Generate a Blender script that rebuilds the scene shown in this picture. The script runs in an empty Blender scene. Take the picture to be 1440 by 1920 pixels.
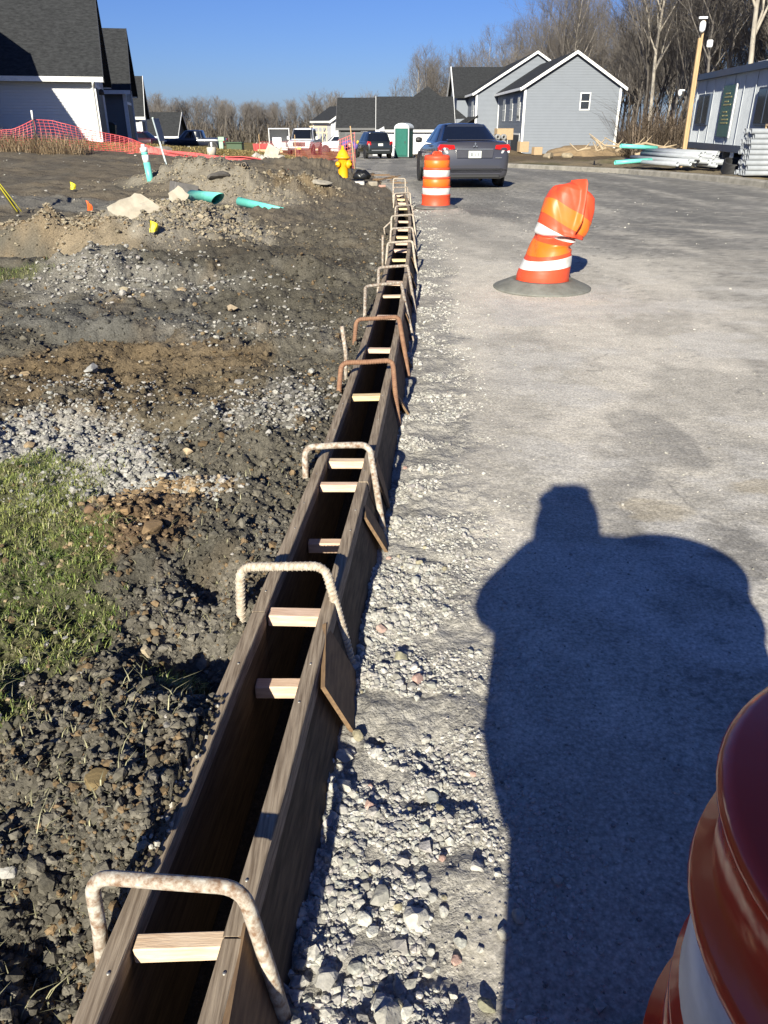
import bpy, bmesh, math, random
import numpy as np
from mathutils import Vector, Matrix
R = math.radians
sc = bpy.context.scene
COL = sc.collection

# ---------------------------------------------------------------- camera, sky, sun, exposure
H = 1.58
cam = bpy.data.cameras.new('camera'); camo = bpy.data.objects.new('camera', cam); COL.objects.link(camo)
camo.location = (0, 0, H); camo.rotation_euler = (R(90 - 26.8), 0, 0)
cam.sensor_fit = 'VERTICAL'; cam.sensor_height = 36; cam.lens = 36 * 1442 / 1920
cam.clip_start = 0.02; cam.clip_end = 2000
sc.camera = camo
SUN_AZ, SUN_EL = 14.0, 24.0          # shadows run 14 deg right of straight ahead
w = bpy.data.worlds.new('World'); sc.world = w; w.use_nodes = True
nt = w.node_tree; bg = nt.nodes['Background']; sky = nt.nodes.new('ShaderNodeTexSky')
sky.sky_type = 'NISHITA'; sky.sun_disc = False
sky.sun_elevation = R(SUN_EL); sky.sun_rotation = R(180 + SUN_AZ)
sky.air_density = 1.0; sky.dust_density = 0.3; sky.ozone_density = 3.0; sky.altitude = 200
hs = nt.nodes.new('ShaderNodeHueSaturation'); hs.inputs['Saturation'].default_value = 1.0
tn = nt.nodes.new('ShaderNodeMix'); tn.data_type = 'RGBA'; tn.blend_type = 'MULTIPLY'; tn.inputs[0].default_value = 1; tn.inputs[7].default_value = (.35, .475, .85, 1)
nt.links.new(sky.outputs[0], tn.inputs[6]); nt.links.new(tn.outputs[2], hs.inputs['Color']); nt.links.new(hs.outputs[0], bg.inputs[0])
bg.inputs[1].default_value = 0.062
sl = bpy.data.lights.new('sun', 'SUN'); sl.energy = 5.0; sl.angle = R(0.55); sl.color = (1, 0.945, 0.79)
so = bpy.data.objects.new('sun', sl); COL.objects.link(so)
sd = Vector((math.sin(R(SUN_AZ)) * math.cos(R(SUN_EL)), math.cos(R(SUN_AZ)) * math.cos(R(SUN_EL)), -math.sin(R(SUN_EL))))
so.rotation_euler = sd.to_track_quat('-Z', 'Y').to_euler()
sc.view_settings.view_transform = 'Standard'; sc.view_settings.look = 'None'
sc.view_settings.gamma = 1; sc.view_settings.exposure = 0.92

# ---------------------------------------------------------------- numpy noise
def _h(ix, iy, s):
    n = (ix.astype(np.int64) * 374761393 + iy.astype(np.int64) * 668265263 + s * 974711) & 0xffffffff
    n = ((n ^ (n >> 13)) * 1274126177) & 0xffffffff
    n = (n ^ (n >> 16)) & 0xffff
    return n / 65535.0
def vnoise(x, y, s=0):
    x = np.asarray(x, float); y = np.asarray(y, float)
    ix = np.floor(x); iy = np.floor(y); fx = x - ix; fy = y - iy
    ux = fx * fx * (3 - 2 * fx); uy = fy * fy * (3 - 2 * fy)
    a = _h(ix, iy, s); b = _h(ix + 1, iy, s); c = _h(ix, iy + 1, s); d = _h(ix + 1, iy + 1, s)
    return (a + (b - a) * ux) * (1 - uy) + (c + (d - c) * ux) * uy
def fbm(x, y, f=1.0, o=4, s=0, g=0.5):
    r = 0; a = 1; t = 0
    for i in range(o):
        r = r + a * vnoise(np.asarray(x) * f + 17.3 * i, np.asarray(y) * f + 9.1 * i, s + i); t += a; a *= g; f *= 2.03
    return r / t
def sstep(a, b, x):
    t = np.clip((np.asarray(x, float) - a) / (b - a), 0, 1); return t * t * (3 - 2 * t)

# ---------------------------------------------------------------- the line of the kerb form
_Y = np.array([-3, -1, .78, 1.27, 1.645, 2.26, 3.04, 4.2, 5.23, 6.33, 7.73, 9.96, 11.77, 13.87, 16.0, 18.46, 20.6, 23.5, 27.9, 32.6, 36, 45])
_X = np.array([-.77, -.58, -.407, -.362, -.325, -.267, -.195, -.106, -.040, .025, .098, .20, .266, .328, .352, .345, .25, .02, -.30, -.66, -1.1, -3.4])
def _spline(Y):
    # smooth the polyline a little
    Y = np.asarray(Y, float); r = 0
    for k, wt in ((-.6, .25), (0, .5), (.6, .25)): r = r + wt * np.interp(Y + k, _Y, _X)
    return r
PX = _spline
ZT = 0.20            # top of the forms
FORM_END = 18.6

# ---------------------------------------------------------------- ground height
MOUNDS = [  # x, y, rx, ry, height
    (-2.75, 11.4, .95, 1.1, .30), (-3.6, 12.6, .8, .9, .26), (-2.3, 12.4, .7, .7, .12), (-4.3, 10.6, .9, .5, .30), (-3.3, 10.3, .9, .35, .13),
    (-3.9, 18.4, 1.5, 1.3, .55), (-3.1, 17.2, 1.3, .8, .25), (-1.8, 18.2, .9, .7, .42), (-1.2, 20.5, .8, .6, .2), (-2.4, 20.5, 1.6, 1.2, .30),
    (-2.9, 8.0, .8, .55, .20), (-2.0, 8.3, 1.4, .55, .16), (-1.0, 8.6, .9, .9, .12),
    (-.72, 2.75, .28, .38, .09), (-.80, 3.6, .5, .5, .09), (-1.02, 2.55, .22, .3, .07), (-.52, 3.5, .25, .4, .05), (-1.3, 3.3, .4, .25, .05),
    (-.75, 4.6, .45, .5, .06), (-2.5, 28, 2.0, 1.2, .35), (11.8, 44, 1.6, 1.0, .16), (13.6, 44, 2.2, 1, .15),
    (10.6, 72, 1.5, 1.5, .4),
    (-.50, 1.82, .09, .13, -.17), (-.60, 1.95, .14, .10, -.12), (-.60, 2.32, .09, .13, -.13), (-.68, 2.35, .10, .12, -.08), (-4.5, 8.9, 1.0, .35, .10), (-1.9, 5.0, .7, .7, -.05), (-1.2, 4.9, .5, .5, -.05),
    (-.66, 1.0, .12, .2, -.06), (-.62, .75, .1, .2, -.05), (-4.1, 17.4, .5, .35, -.18)]
def hill(X, Y):
    X = np.asarray(X, float); Y = np.asarray(Y, float)
    base = -0.02 * np.clip(Y - 25, 0, 95) - 0.0 * X
    S = np.interp(-X * 28 / np.maximum(28, Y), [1.2, 2.4, 4.3, 8, 12, 20, 40], [0, .12, .42, .72, .95, 1.15, 1.2])
    A = np.interp(Y, [5, 10, 18, 28, 40, 50, 72, 100], [0, .25, .5, .8, 1.25, 1.1, .45, .2])
    return base + A * S
def curb_r(Y):   # X of the far kerb on the right
    return np.interp(Y, [-5, 18, 23, 27.4, 32.3, 34.8, 41, 48, 60], [11.2, 10.9, 10.55, 10.1, 9.4, 8.4, 5.95, 4.0, 2.5])
def height(X, Y, detail=True):
    X = np.asarray(X, float); Y = np.asarray(Y, float)
    d = X - PX(Y)
    hb = hill(X, Y)
    # left lot
    nearfill = np.interp(Y, [-2, .95, 1.18, 1.5, 1.8, 3, 5, 8, 12, 20], [.09, .09, .225, .225, .13, .14, .11, .10, .08, .07])
    L = .11 + (nearfill - .11) * sstep(-.75, -.2, d)
    if detail:
        L = L + ((fbm(X, Y, 1.1, 3, 5) - .5) * .16 + (fbm(X * .55 + .2 * Y, Y * 1.5, 1.3, 4, 15) - .5) * .20 * np.interp(Y, [0, 2.5, 5, 14, 24], [0, .3, 1, 1, .6])) * sstep(-.15, -.5, d) + (fbm(X, Y, 7, 4, 11) - .5) * .105 * sstep(-.1, -.35, d) + (fbm(X, Y, 7, 4, 11) - .5) * .03
        b = 1 - np.abs(2 * fbm(X, Y, 24, 3, 21) - 1)
        L = L + (b - .7) * .065 * np.interp(Y, [0, 4, 9, 20], [1, .9, .6, .5])
    for (mx, my, rx, ry, mh) in MOUNDS:
        q = ((X - mx) / rx) ** 2 + ((Y - my) / ry) ** 2
        g = mh * np.exp(-q * 1.3)
        if detail and mh > .1: g = g * (.35 + 1.3 * fbm(X, Y, 3.2, 5, 31, .62))
        L = L + g
    for (mx, my, rx, ry, dp) in [(-4.5, 9.75, 1.35, .50, .52), (-2.25, 6.0, .55, .22, .12), (-1.75, 5.55, .3, .14, .10), (-1.15, 3.95, .16, .10, .10), (-.62, 3.15, .10, .09, .09)]:
        q = ((X - mx) / rx) ** 2 + ((Y - my + .25 * (fbm(X, Y, 2, 2, 17) - .5)) / ry) ** 2; L = L - dp * np.exp(-q ** 2.2)
    # gravel strip and road
    G = 0
    if detail:
        fade = np.interp(Y, [0, 3, 8, 20], [1, .8, .5, .3])
        gv = (fbm(X, Y, 6, 3, 41) - .5) * .075 + (fbm(X, Y, 26, 3, 51) - .5) * .035
        wgt = sstep(.75, .45, d + (fbm(X, Y, 3, 2, 61) - .5) * .35)
        G = gv * wgt * fade - .012 * wgt
        G = G + (fbm(X, Y, 2.2, 3, 71) - .5) * .016 * sstep(3.5, .8, d) + (fbm(X, Y, 30, 2, 75) - .5) * .004
    left = d < -.0
    inroad = (X < curb_r(Y)) & (~left)
    far_r = X >= curb_r(Y)
    z = np.where(left, L, G)
    zr = .10 + (fbm(X, Y, .9, 3, 81) - .5) * .22
    for (mx, my, rx, ry, mh) in MOUNDS:
        if mx > 3: zr = zr + mh * np.exp(-(((X - mx) / rx) ** 2 + ((Y - my) / ry) ** 2) * 1.3)
    z = np.where(far_r, zr, z)
    # past the end of the forms the road edge is the kerb
    hh = np.where(left | (Y > 44), hb, -0.02 * np.clip(Y - 25, 0, 95))
    # slot inside the forms
    slot = (np.abs(d) < .125) & (Y < FORM_END)
    return np.where(slot, -.30, z + hh)
def hz(x, y): return float(height(np.array([x]), np.array([y]))[0])

def blob(X, Y, cx, cy, rx, ry, s=3, rag=.9):
    q = np.sqrt(((X - cx) / rx) ** 2 + ((Y - cy) / ry) ** 2) + (fbm(X, Y, 3.2 / max(rx, .25), 4, s) - .5) * rag
    return sstep(1.15, .75, q)
def mixc(c, col, m): return c * (1 - m[..., None]) + np.array(col) * m[..., None]
GRASS = [(-1.75, 2.9, .52, .62), (-1.32, 2.35, .36, .46), (-1.5, 1.9, .52, .5), (-1.05, 2.05, .17, .2), (-3.9, 8.1, .55, .55), (-.62, 1.86, .10, .12)]
def grassmask(X, Y):
    m = 0
    for i, (cx, cy, rx, ry) in enumerate(GRASS): m = np.maximum(m, blob(X, Y, cx, cy, rx, ry, 100 + i, .8))
    return m
def groundcol(X, Y):
    X = np.asarray(X, float); Y = np.asarray(Y, float)
    d = X - PX(Y); n1 = fbm(X, Y, 1.3, 4, 201); n2 = fbm(X, Y, 9, 4, 211); n3 = fbm(X, Y, .35, 3, 221)
    c = np.ones(X.shape + (3,)) * np.array([.118, .107, .086])
    rough = np.ones(X.shape)
    c = mixc(c, (.078, .072, .058), sstep(.45, .7, n1) * .8)
    c = mixc(c, (.17, .125, .075), sstep(.60, .75, fbm(X, Y, 2.1, 4, 231)) * .7)
    c = mixc(c, (.19, .175, .15), sstep(.62, .74, fbm(X, Y, 2.7, 4, 233)) * .55)
    far = sstep(9, 15, Y)
    c = mixc(c, (.155, .128, .095), far * .75)
    c = mixc(c, (.11, .10, .085), far * sstep(.5, .65, n1) * .6)
    # named patches of different soil
    P = [(-1.35, 3.3, .30, .42, (.34, .33, .31), .9), (-1.8, 3.95, .55, .40, (.36, .35, .33), .85), (-1.15, 3.05, .14, .22, (.36, .35, .33), .9),
         (-.90, 3.0, .13, .16, (.40, .39, .36), .9), (-.72, 2.93, .10, .12, (.34, .26, .17), .8), (-1.0, 2.62, .24, .30, (.15, .10, .06), .85), (-.7, 4.2, .4, .5, (.19, .18, .165), .6),
         (-1.7, 5.2, .9, .9, (.15, .11, .065), .8), (-1.2, 4.5, .5, .6, (.13, .105, .07), .7), (-2.3, 6.5, 1.2, .5, (.10, .10, .095), .6), (-1.0, 6.3, .8, .7, (.21, .20, .18), .45),
         (-2.9, 7.7, .8, .7, (.25, .235, .205), .6), (-2.1, 7.6, 1.1, .5, (.19, .18, .16), .5), (-4.3, 10.7, 1.1, .55, (.27, .205, .13), .85), (-3.0, 10.2, 1.3, .35, (.26, .21, .145), .7), (-2.7, 11.3, 1.0, 1.3, (.26, .235, .195), .92),
         (-3.5, 12.9, 1.0, 1.0, (.25, .23, .195), .85), (-3.9, 18.4, 1.7, 1.4, (.25, .225, .18), .9), (-2.8, 16.5, 1.3, .9, (.27, .24, .19), .8), (-1.8, 18.2, .9, .7, (.20, .15, .09), .85),
         (-6.0, 14.5, 2, 1, (.20, .20, .19), .5), (-1.6, 9.3, 1.6, 1.2, (.065, .058, .047), .8), (-.9, 7.0, .7, 1.2, (.085, .077, .06), .7), (-.6, 12, .9, 3.5, (.12, .105, .08), .6)]
    for i, (cx, cy, rx, ry, col, k) in enumerate(P): c = mixc(c, col, blob(X, Y, cx, cy, rx, ry, 300 + i, 1.0) * k)
    gm = grassmask(X, Y); c = mixc(c, (.07, .075, .03), gm * .7)
    # lawn beyond the mesh fence
    lawn = sstep(-1.5, .5, (Y - 30 - (X + 12) * .12) + (fbm(X, Y, .5, 3, 401) - .5) * 3)
    lc = np.ones(X.shape + (3,)) * np.array([.21, .155, .065]); lc = mixc(lc, (.13, .125, .045), sstep(.42, .62, fbm(X, Y, .7, 4, 402))); lc = mixc(lc, (.26, .18, .10), sstep(.6, .75, fbm(X, Y, .5, 4, 405)) * .8)
    c = c * (1 - lawn[..., None]) + lc * lawn[..., None]
    # road side
    gmask = sstep(.72, .48, d + (fbm(X, Y, 3, 3, 61) - .5) * .35)
    r = np.ones(X.shape + (3,)) * np.array([.50, .465, .41])
    r = mixc(r, (.38, .355, .315), sstep(.42, .62, fbm(X * 1.0, Y * .6, 1.7, 5, 501)))
    asp = np.ones(X.shape + (3,)) * np.array([.24, .232, .218])
    asp = mixc(asp, (.17, .166, .158), sstep(.4, .65, fbm(X * .6, Y * .22, .8, 4, 511)))
    asp = mixc(asp, (.38, .36, .325), sstep(.58, .74, fbm(X * 1.0, Y * .18, 1.4, 4, 521)) * .75)
    edge = np.interp(Y, [0, 2.0, 4, 7, 10, 14, 17, 20], [.75, 1.1, 2.0, 3.1, 3.1, 1.9, .9, .55])
    e = (d - edge) / np.interp(Y, [0, 4, 10, 20], [.5, .9, 1.6, .6]) + (fbm(X, Y * .5, 1.6, 5, 531) - .5) * 3.2
    am = sstep(-.9, 1.1, e)
    am = am * np.interp(Y, [0, 3, 5, 9, 14], [.62, .58, .38, .62, .95])
    stk = sstep(.50, .66, fbm(X * 1.2 - Y * .55, Y * 2.2 + X * .9, 1.1, 5, 535, .6)) * np.interp(Y, [2, 4, 12, 18], [.3, .6, .6, .2]); am = am * (1 - stk)
    r = r * (1 - am[..., None]) + asp * am[..., None]
    sp = sstep(.62, .78, fbm(X, Y, 38, 2, 541)); r = mixc(r, (.13, .127, .12), sp * .75 * np.clip(am + .12, 0, 1)); sp2 = sstep(.66, .80, fbm(X, Y, 55, 2, 545)); r = mixc(r, (.60, .57, .52), sp2 * .3)
    ck = np.abs(fbm(X + .4 * fbm(X, Y, 2, 2, 549), Y, .9, 4, 547) - .5); r = mixc(r, (.14, .135, .13), sstep(.0045, .001, ck) * sstep(.9, 1.3, d) * .55)
    r = r * np.array([1.07, 1.06, 1.03]) * (1 + .10 * sstep(5, 2.5, np.abs(Y - 6)))[..., None]
    dk = sstep(.56, .70, fbm(X, Y * .7, 2.6, 4, 551)) * sstep(.9, 1.4, d) * sstep(7, 3, Y); r = mixc(r, (.155, .15, .145), dk * .55)
    wh = sstep(.52, .66, fbm(X * .8 + .5 * Y, Y * 1.1 - .3 * X, 1.5, 6, 561, .6)) * sstep(.6, 1.1, d) * sstep(12, 7, Y); r = mixc(r, (.56, .53, .48), wh * .7)
    tn = blob(X, Y, 1.25, 3.15, .16, .12, 571) + blob(X, Y, 1.9, 3.4, .22, .10, 572); r = mixc(r, (.40, .34, .24), np.clip(tn, 0, 1) * .5)
    tr = sstep(.55, .9, np.abs(np.sin((X - .35 * np.maximum(0, 20 - Y)) * 1.9 + .4 * np.sin(Y * .2)))) * sstep(9, 14, Y) * .5
    r = mixc(r, (.135, .132, .127), tr * .7)
    g = np.ones(X.shape + (3,)) * np.array([.37, .35, .315]); g = g * (.8 + .4 * n2[..., None])
    r = r * (1 - gmask[..., None]) + g * gmask[..., None]
    rr = .12 + .88 * gmask + .10 * (1 - am) * (1 - gmask)
    left = d < 0
    c = np.where(left[..., None], c, r); rough = np.where(left, 1.0, rr)
    # far side beyond the right kerb
    fr = X > curb_r(Y) + .0
    v = np.ones(X.shape + (3,)) * np.array([.20, .165, .115]); v = mixc(v, (.12, .11, .06), sstep(.45, .65, fbm(X, Y, .6, 4, 601))); v = mixc(v, (.28, .22, .14), sstep(.55, .7, fbm(X, Y, 1.4, 4, 602)) * .8)
    v = mixc(v, (.13, .095, .06), sstep(46, 55, Y) * .8)
    c = np.where(fr[..., None], v, c); rough = np.where(fr, .9, rough)
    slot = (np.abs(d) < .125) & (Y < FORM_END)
    c = np.where(slot[..., None], np.array([.06, .05, .04]), c)  # slot floor coloured dark for the deep shade between the boards
    return c, rough

# ---------------------------------------------------------------- materials
_M = {}
def mat(name, col=(.5, .5, .5), rough=.7, col2=None, scale=8, metal=0, bump=0, bscale=30, emis=None, spec=None, coat=0, stretch=None, trans=0, attr=False, det=6, coord='Object'):
    if name in _M: return _M[name]
    m = bpy.data.materials.new(name); m.use_nodes = True; n = m.node_tree; N = n.nodes; L = n.links
    b = N['Principled BSDF']; b.inputs['Roughness'].default_value = rough; b.inputs['Metallic'].default_value = metal
    if spec is not None: b.inputs['Specular IOR Level'].default_value = spec
    if coat: b.inputs['Coat Weight'].default_value = coat; b.inputs['Coat Roughness'].default_value = .06
    if trans: b.inputs['Transmission Weight'].default_value = trans
    tc = N.new('ShaderNodeTexCoord'); vec = tc.outputs[coord]
    if stretch:
        mp = N.new('ShaderNodeMapping'); mp.inputs['Scale'].default_value = stretch; L.new(vec, mp.inputs[0]); vec = mp.outputs[0]
    c1 = tuple(col) + (1,)
    no = N.new('ShaderNodeTexNoise'); no.inputs['Scale'].default_value = scale; no.inputs['Detail'].default_value = det; no.inputs['Roughness'].default_value = .65
    L.new(vec, no.inputs['Vector'])
    rp = N.new('ShaderNodeValToRGB'); rp.color_ramp.elements[0].position = .36; rp.color_ramp.elements[1].position = .64
    c2 = tuple(col2) + (1,) if col2 else tuple(x * .86 for x in col) + (1,)
    rp.color_ramp.elements[0].color = c1; rp.color_ramp.elements[1].color = c2; L.new(no.outputs[0], rp.inputs[0])
    out = rp.outputs[0]
    if attr:
        at = N.new('ShaderNodeVertexColor'); at.layer_name = 'Col'
        rp.color_ramp.elements[0].color = (.72, .72, .72, 1); rp.color_ramp.elements[1].color = (1.22, 1.22, 1.22, 1)
        mx = N.new('ShaderNodeMix'); mx.data_type = 'RGBA'; mx.blend_type = 'MULTIPLY'; mx.inputs[0].default_value = 1
        L.new(at.outputs[0], mx.inputs[6]); L.new(rp.outputs[0], mx.inputs[7]); out = mx.outputs[2]
    L.new(out, b.inputs['Base Color'])
    if bump:
        nb = N.new('ShaderNodeTexNoise'); nb.inputs['Scale'].default_value = bscale; nb.inputs['Detail'].default_value = 5; L.new(vec, nb.inputs['Vector'])
        bp = N.new('ShaderNodeBump'); bp.inputs['Strength'].default_value = 1; bp.inputs['Distance'].default_value = bump
        L.new(nb.outputs[0], bp.inputs['Height']); L.new(bp.outputs[0], b.inputs['Normal'])
    if emis: b.inputs['Emission Color'].default_value = tuple(emis) + (1,); b.inputs['Emission Strength'].default_value = 1
    _M[name] = m; return m

def ground_material():
    m = bpy.data.materials.new('ground_soil_and_dust'); m.use_nodes = True; n = m.node_tree; N = n.nodes; L = n.links
    b = N['Principled BSDF']; b.inputs['Roughness'].default_value = .95; b.inputs['Specular IOR Level'].default_value = .15
    at = N.new('ShaderNodeVertexColor'); at.layer_name = 'Col'; tc = N.new('ShaderNodeTexCoord')
    def noise(s, d=6, r=.6):
        k = N.new('ShaderNodeTexNoise'); k.inputs['Scale'].default_value = s; k.inputs['Detail'].default_value = d; k.inputs['Roughness'].default_value = r
        L.new(tc.outputs['Object'], k.inputs['Vector']); return k
    def ramp(src, p0, v0, p1, v1):
        k = N.new('ShaderNodeValToRGB'); k.color_ramp.elements[0].position = p0; k.color_ramp.elements[1].position = p1
        k.color_ramp.elements[0].color = (v0,) * 3 + (1,); k.color_ramp.elements[1].color = (v1,) * 3 + (1,); L.new(src, k.inputs[0]); return k
    def mul(a, bb, f=1.0):
        k = N.new('ShaderNodeMix'); k.data_type = 'RGBA'; k.blend_type = 'MULTIPLY'; k.inputs[0].default_value = f; L.new(a, k.inputs[6]); L.new(bb, k.inputs[7]); return k.outputs[2]
    c = mul(at.outputs[0], ramp(noise(70).outputs[0], .3, .62, .7, 1.35).outputs[0])
    c = mul(c, ramp(noise(6, 8, .7).outputs[0], .3, .84, .7, 1.16).outputs[0])
    vo = N.new('ShaderNodeTexVoronoi'); vo.inputs['Scale'].default_value = 120; L.new(tc.outputs['Object'], vo.inputs['Vector'])
    c = mul(c, ramp(vo.outputs['Distance'], .05, 1.15, .6, .88).outputs[0])
    L.new(c, b.inputs['Base Color'])
    n1 = noise(90, 6, .7); n2 = noise(28, 4)
    ad = N.new('ShaderNodeMath'); ad.operation = 'ADD'; L.new(n1.outputs[0], ad.inputs[0])
    m2 = N.new('ShaderNodeMath'); m2.operation = 'MULTIPLY'; m2.inputs[1].default_value = 2.2; L.new(n2.outputs[0], m2.inputs[0]); L.new(m2.outputs[0], ad.inputs[1])
    bp = N.new('ShaderNodeBump'); bp.inputs['Distance'].default_value = .009; L.new(ad.outputs[0], bp.inputs['Height']); L.new(at.outputs[1], bp.inputs['Strength']); L.new(bp.outputs[0], b.inputs['Normal'])
    return m

# ---------------------------------------------------------------- mesh helpers
def meta(o, label=None, cat=None, group=None, kind=None):
    if label: o['label'] = label
    if cat: o['category'] = cat
    if group: o['group'] = group
    if kind: o['kind'] = kind
    return o
class MB:
    def __init__(s): s.v = []; s.f = []; s.sm = []
    def add(s, vs, fs, smooth=False):
        k = len(s.v); s.v += [tuple(v) for v in vs]; s.f += [tuple(i + k for i in f) for f in fs]; s.sm += [smooth] * len(fs); return s
    def box(s, c, size, rot=None, bev=0):
        hx, hy, hz_ = size[0] / 2, size[1] / 2, size[2] / 2
        if bev:
            b = bev; vs = []
            for sx in (-1, 1):
                for sy in (-1, 1):
                    for sz in (-1, 1): vs += [(sx * (hx - b), sy * (hy - b), sz * hz_), (sx * (hx - b), sy * hy, sz * (hz_ - b)), (sx * hx, sy * (hy - b), sz * (hz_ - b))]
            bm = bmesh.new()
            for v in vs: bm.verts.new(v)
            r = bmesh.ops.convex_hull(bm, input=bm.verts[:]); bm.verts.index_update()
            bm.normal_update(); V = [v.co.copy() for v in bm.verts]; F = [[v.index for v in f.verts] for f in bm.faces]; bm.free()
        else:
            V = [Vector((x, y, z)) for x in (-hx, hx) for y in (-hy, hy) for z in (-hz_, hz_)]
            F = [(0, 1, 3, 2), (4, 6, 7, 5), (0, 4, 5, 1), (2, 3, 7, 6), (0, 2, 6, 4), (1, 5, 7, 3)]
        if rot is not None:
            M = rot if isinstance(rot, Matrix) else Matrix.Rotation(rot, 3, 'Z'); V = [M @ v for v in V]
        c = Vector(c); return s.add([v + c for v in V], F)
    def tube(s, pts, r, n=8, cap=True, smooth=True, closed=False):
        pts = [Vector(p) for p in pts]; m = len(pts); rs = r if isinstance(r, (list, tuple)) else [r] * m
        vs = []; fs = []; up = None
        for i, p in enumerate(pts):
            t = (pts[(i + 1) % m] - pts[i - 1]) if closed or 0 < i < m - 1 else ((pts[1] - pts[0]) if i == 0 else (pts[-1] - pts[-2]))
            t.normalize()
            if up is None: up = t.orthogonal().normalized()
            up = (up - t * up.dot(t)); up = up.normalized() if up.length > 1e-6 else t.orthogonal().normalized()
            bi = t.cross(up)
            vs += [p + (up * math.cos(2 * math.pi * k / n) + bi * math.sin(2 * math.pi * k / n)) * rs[i] for k in range(n)]
        for i in range(m - (0 if closed else 1)):
            j = (i + 1) % m
            fs += [(i * n + k, i * n + (k + 1) % n, j * n + (k + 1) % n, j * n + k) for k in range(n)]
        s.add(vs, fs, smooth)
        if cap and not closed:
            s.add(vs[:n], [tuple(range(n))[::-1]]); s.add(vs[-n:], [tuple(range(n))])
        return s
    def lathe(s, prof, c=(0, 0, 0), n=32, smooth=True, axis='Z', capb=False, capt=False, M=None):
        vs = []; c = Vector(c)
        for (r, z) in prof:
            for k in range(n):
                a = 2 * math.pi * k / n; v = Vector((r * math.cos(a), r * math.sin(a), z))
                if axis == 'X': v = Vector((v.z, v.x, v.y))
                if axis == 'Y': v = Vector((v.y, v.z, v.x))
                if M is not None: v = M @ v
                vs.append(v + c)
        fs = [(i * n + k, i * n + (k + 1) % n, (i + 1) * n + (k + 1) % n, (i + 1) * n + k) for i in range(len(prof) - 1) for k in range(n)]
        s.add(vs, fs, smooth)
        if capb: s.add(vs[:n], [tuple(range(n))[::-1]])
        if capt: s.add(vs[-n:], [tuple(range(n))])
        return s
    def grid(s, rows, smooth=True, closed=False):
        m = len(rows[0]); vs = [p for r in rows for p in r]; w_ = m if closed else m - 1
        fs = [(i * m + k, i * m + (k + 1) % m, (i + 1) * m + (k + 1) % m, (i + 1) * m + k) for i in range(len(rows) - 1) for k in range(w_)]
        return s.add(vs, fs, smooth)
    def poly(s, pts): return s.add(pts, [tuple(range(len(pts)))])
    def prism(s, pts, ext):   # polygon extruded by vector
        n = len(pts); e = Vector(ext); a = [Vector(p) for p in pts]; b = [p + e for p in a]
        return s.add(a + b, [tuple(range(n))[::-1], tuple(range(n, 2 * n))] + [(i, (i + 1) % n, (i + 1) % n + n, i + n) for i in range(n)])
    def xf(s, M): s.v = [tuple(M @ Vector(v)) for v in s.v]; return s
    def build(s, name, m, parent=None, loc=None, rz=None):
        me = bpy.data.meshes.new(name); me.from_pydata(s.v, [], s.f); me.polygons.foreach_set('use_smooth', s.sm); me.update()
        bm = bmesh.new(); bm.from_mesh(me); bmesh.ops.remove_doubles(bm, verts=bm.verts, dist=1e-5); bmesh.ops.recalc_face_normals(bm, faces=bm.faces); bm.to_mesh(me); bm.free()
        if m: me.materials.append(m)
        o = bpy.data.objects.new(name, me); COL.objects.link(o)
        if parent: o.parent = parent
        if loc is not None: o.location = loc
        if rz is not None: o.rotation_euler[2] = rz
        return o
def empty(name, loc, rz, label, cat, group=None):
    o = bpy.data.objects.new(name, None); COL.objects.link(o); o.location = loc; o.rotation_euler[2] = rz; o.empty_display_size = .2
    return meta(o, label, cat, group)
def copy_tree(o, parent=None):
    c = o.copy(); COL.objects.link(c); c.parent = parent
    for ch in o.children: copy_tree(ch, c)
    return c
def np_mesh(name, V, F, m, cols=None, smooth=False, nper=3):
    me = bpy.data.meshes.new(name); nv = len(V); nf = len(F)
    me.vertices.add(nv); me.vertices.foreach_set('co', np.ascontiguousarray(V, dtype=np.float32).ravel())
    me.loops.add(nf * nper); me.loops.foreach_set('vertex_index', np.ascontiguousarray(F, dtype=np.int32).ravel())
    me.polygons.add(nf); me.polygons.foreach_set('loop_start', np.arange(nf, dtype=np.int32) * nper)
    me.polygons.foreach_set('use_smooth', np.full(nf, smooth))
    me.update(calc_edges=True)
    if cols is not None:
        a = me.color_attributes.new('Col', 'FLOAT_COLOR', 'POINT'); a.data.foreach_set('color', np.ascontiguousarray(cols, dtype=np.float32).ravel())
    me.materials.append(m)
    o = bpy.data.objects.new(name, me); COL.objects.link(o); return o

# ---------------------------------------------------------------- ground, gravel bed and road (one height field, split by zone)
def axis_lines(lo, hi, f0, f1, step, grow):
    a = list(np.arange(f0, f1, step)); x = f1; s = step
    while x < hi: a.append(x); s = step + grow * (x - f1); x += s
    a.append(hi); x = f0 - step; b = []
    while x > lo: b.append(x); s = step + grow * (f0 - x); x -= s
    b.append(lo); return np.array(b[::-1] + a)
xs = axis_lines(-260, 260, -2.1, 1.5, .0125, .022)
ys = axis_lines(-6, 420, .55, 3.2, .0125, .0062)
GX, GY = np.meshgrid(xs, ys)
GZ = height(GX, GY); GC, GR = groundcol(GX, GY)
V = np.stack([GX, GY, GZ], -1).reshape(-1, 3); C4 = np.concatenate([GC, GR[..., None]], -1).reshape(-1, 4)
ny, nx = GX.shape; idx = np.arange(nx * ny).reshape(ny, nx)
Q = np.stack([idx[:-1, :-1], idx[:-1, 1:], idx[1:, 1:], idx[1:, :-1]], -1).reshape(-1, 4)
cx = (GX[:-1, :-1] + GX[1:, 1:]).ravel() / 2; cy = (GY[:-1, :-1] + GY[1:, 1:]).ravel() / 2
dd = cx - PX(cy)
gm_mat = ground_material()
zone = np.where(dd < 0, 0, np.where(cx > curb_r(cy), 3, np.where((dd < .62) & (cy < 19), 1, 2)))
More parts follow.
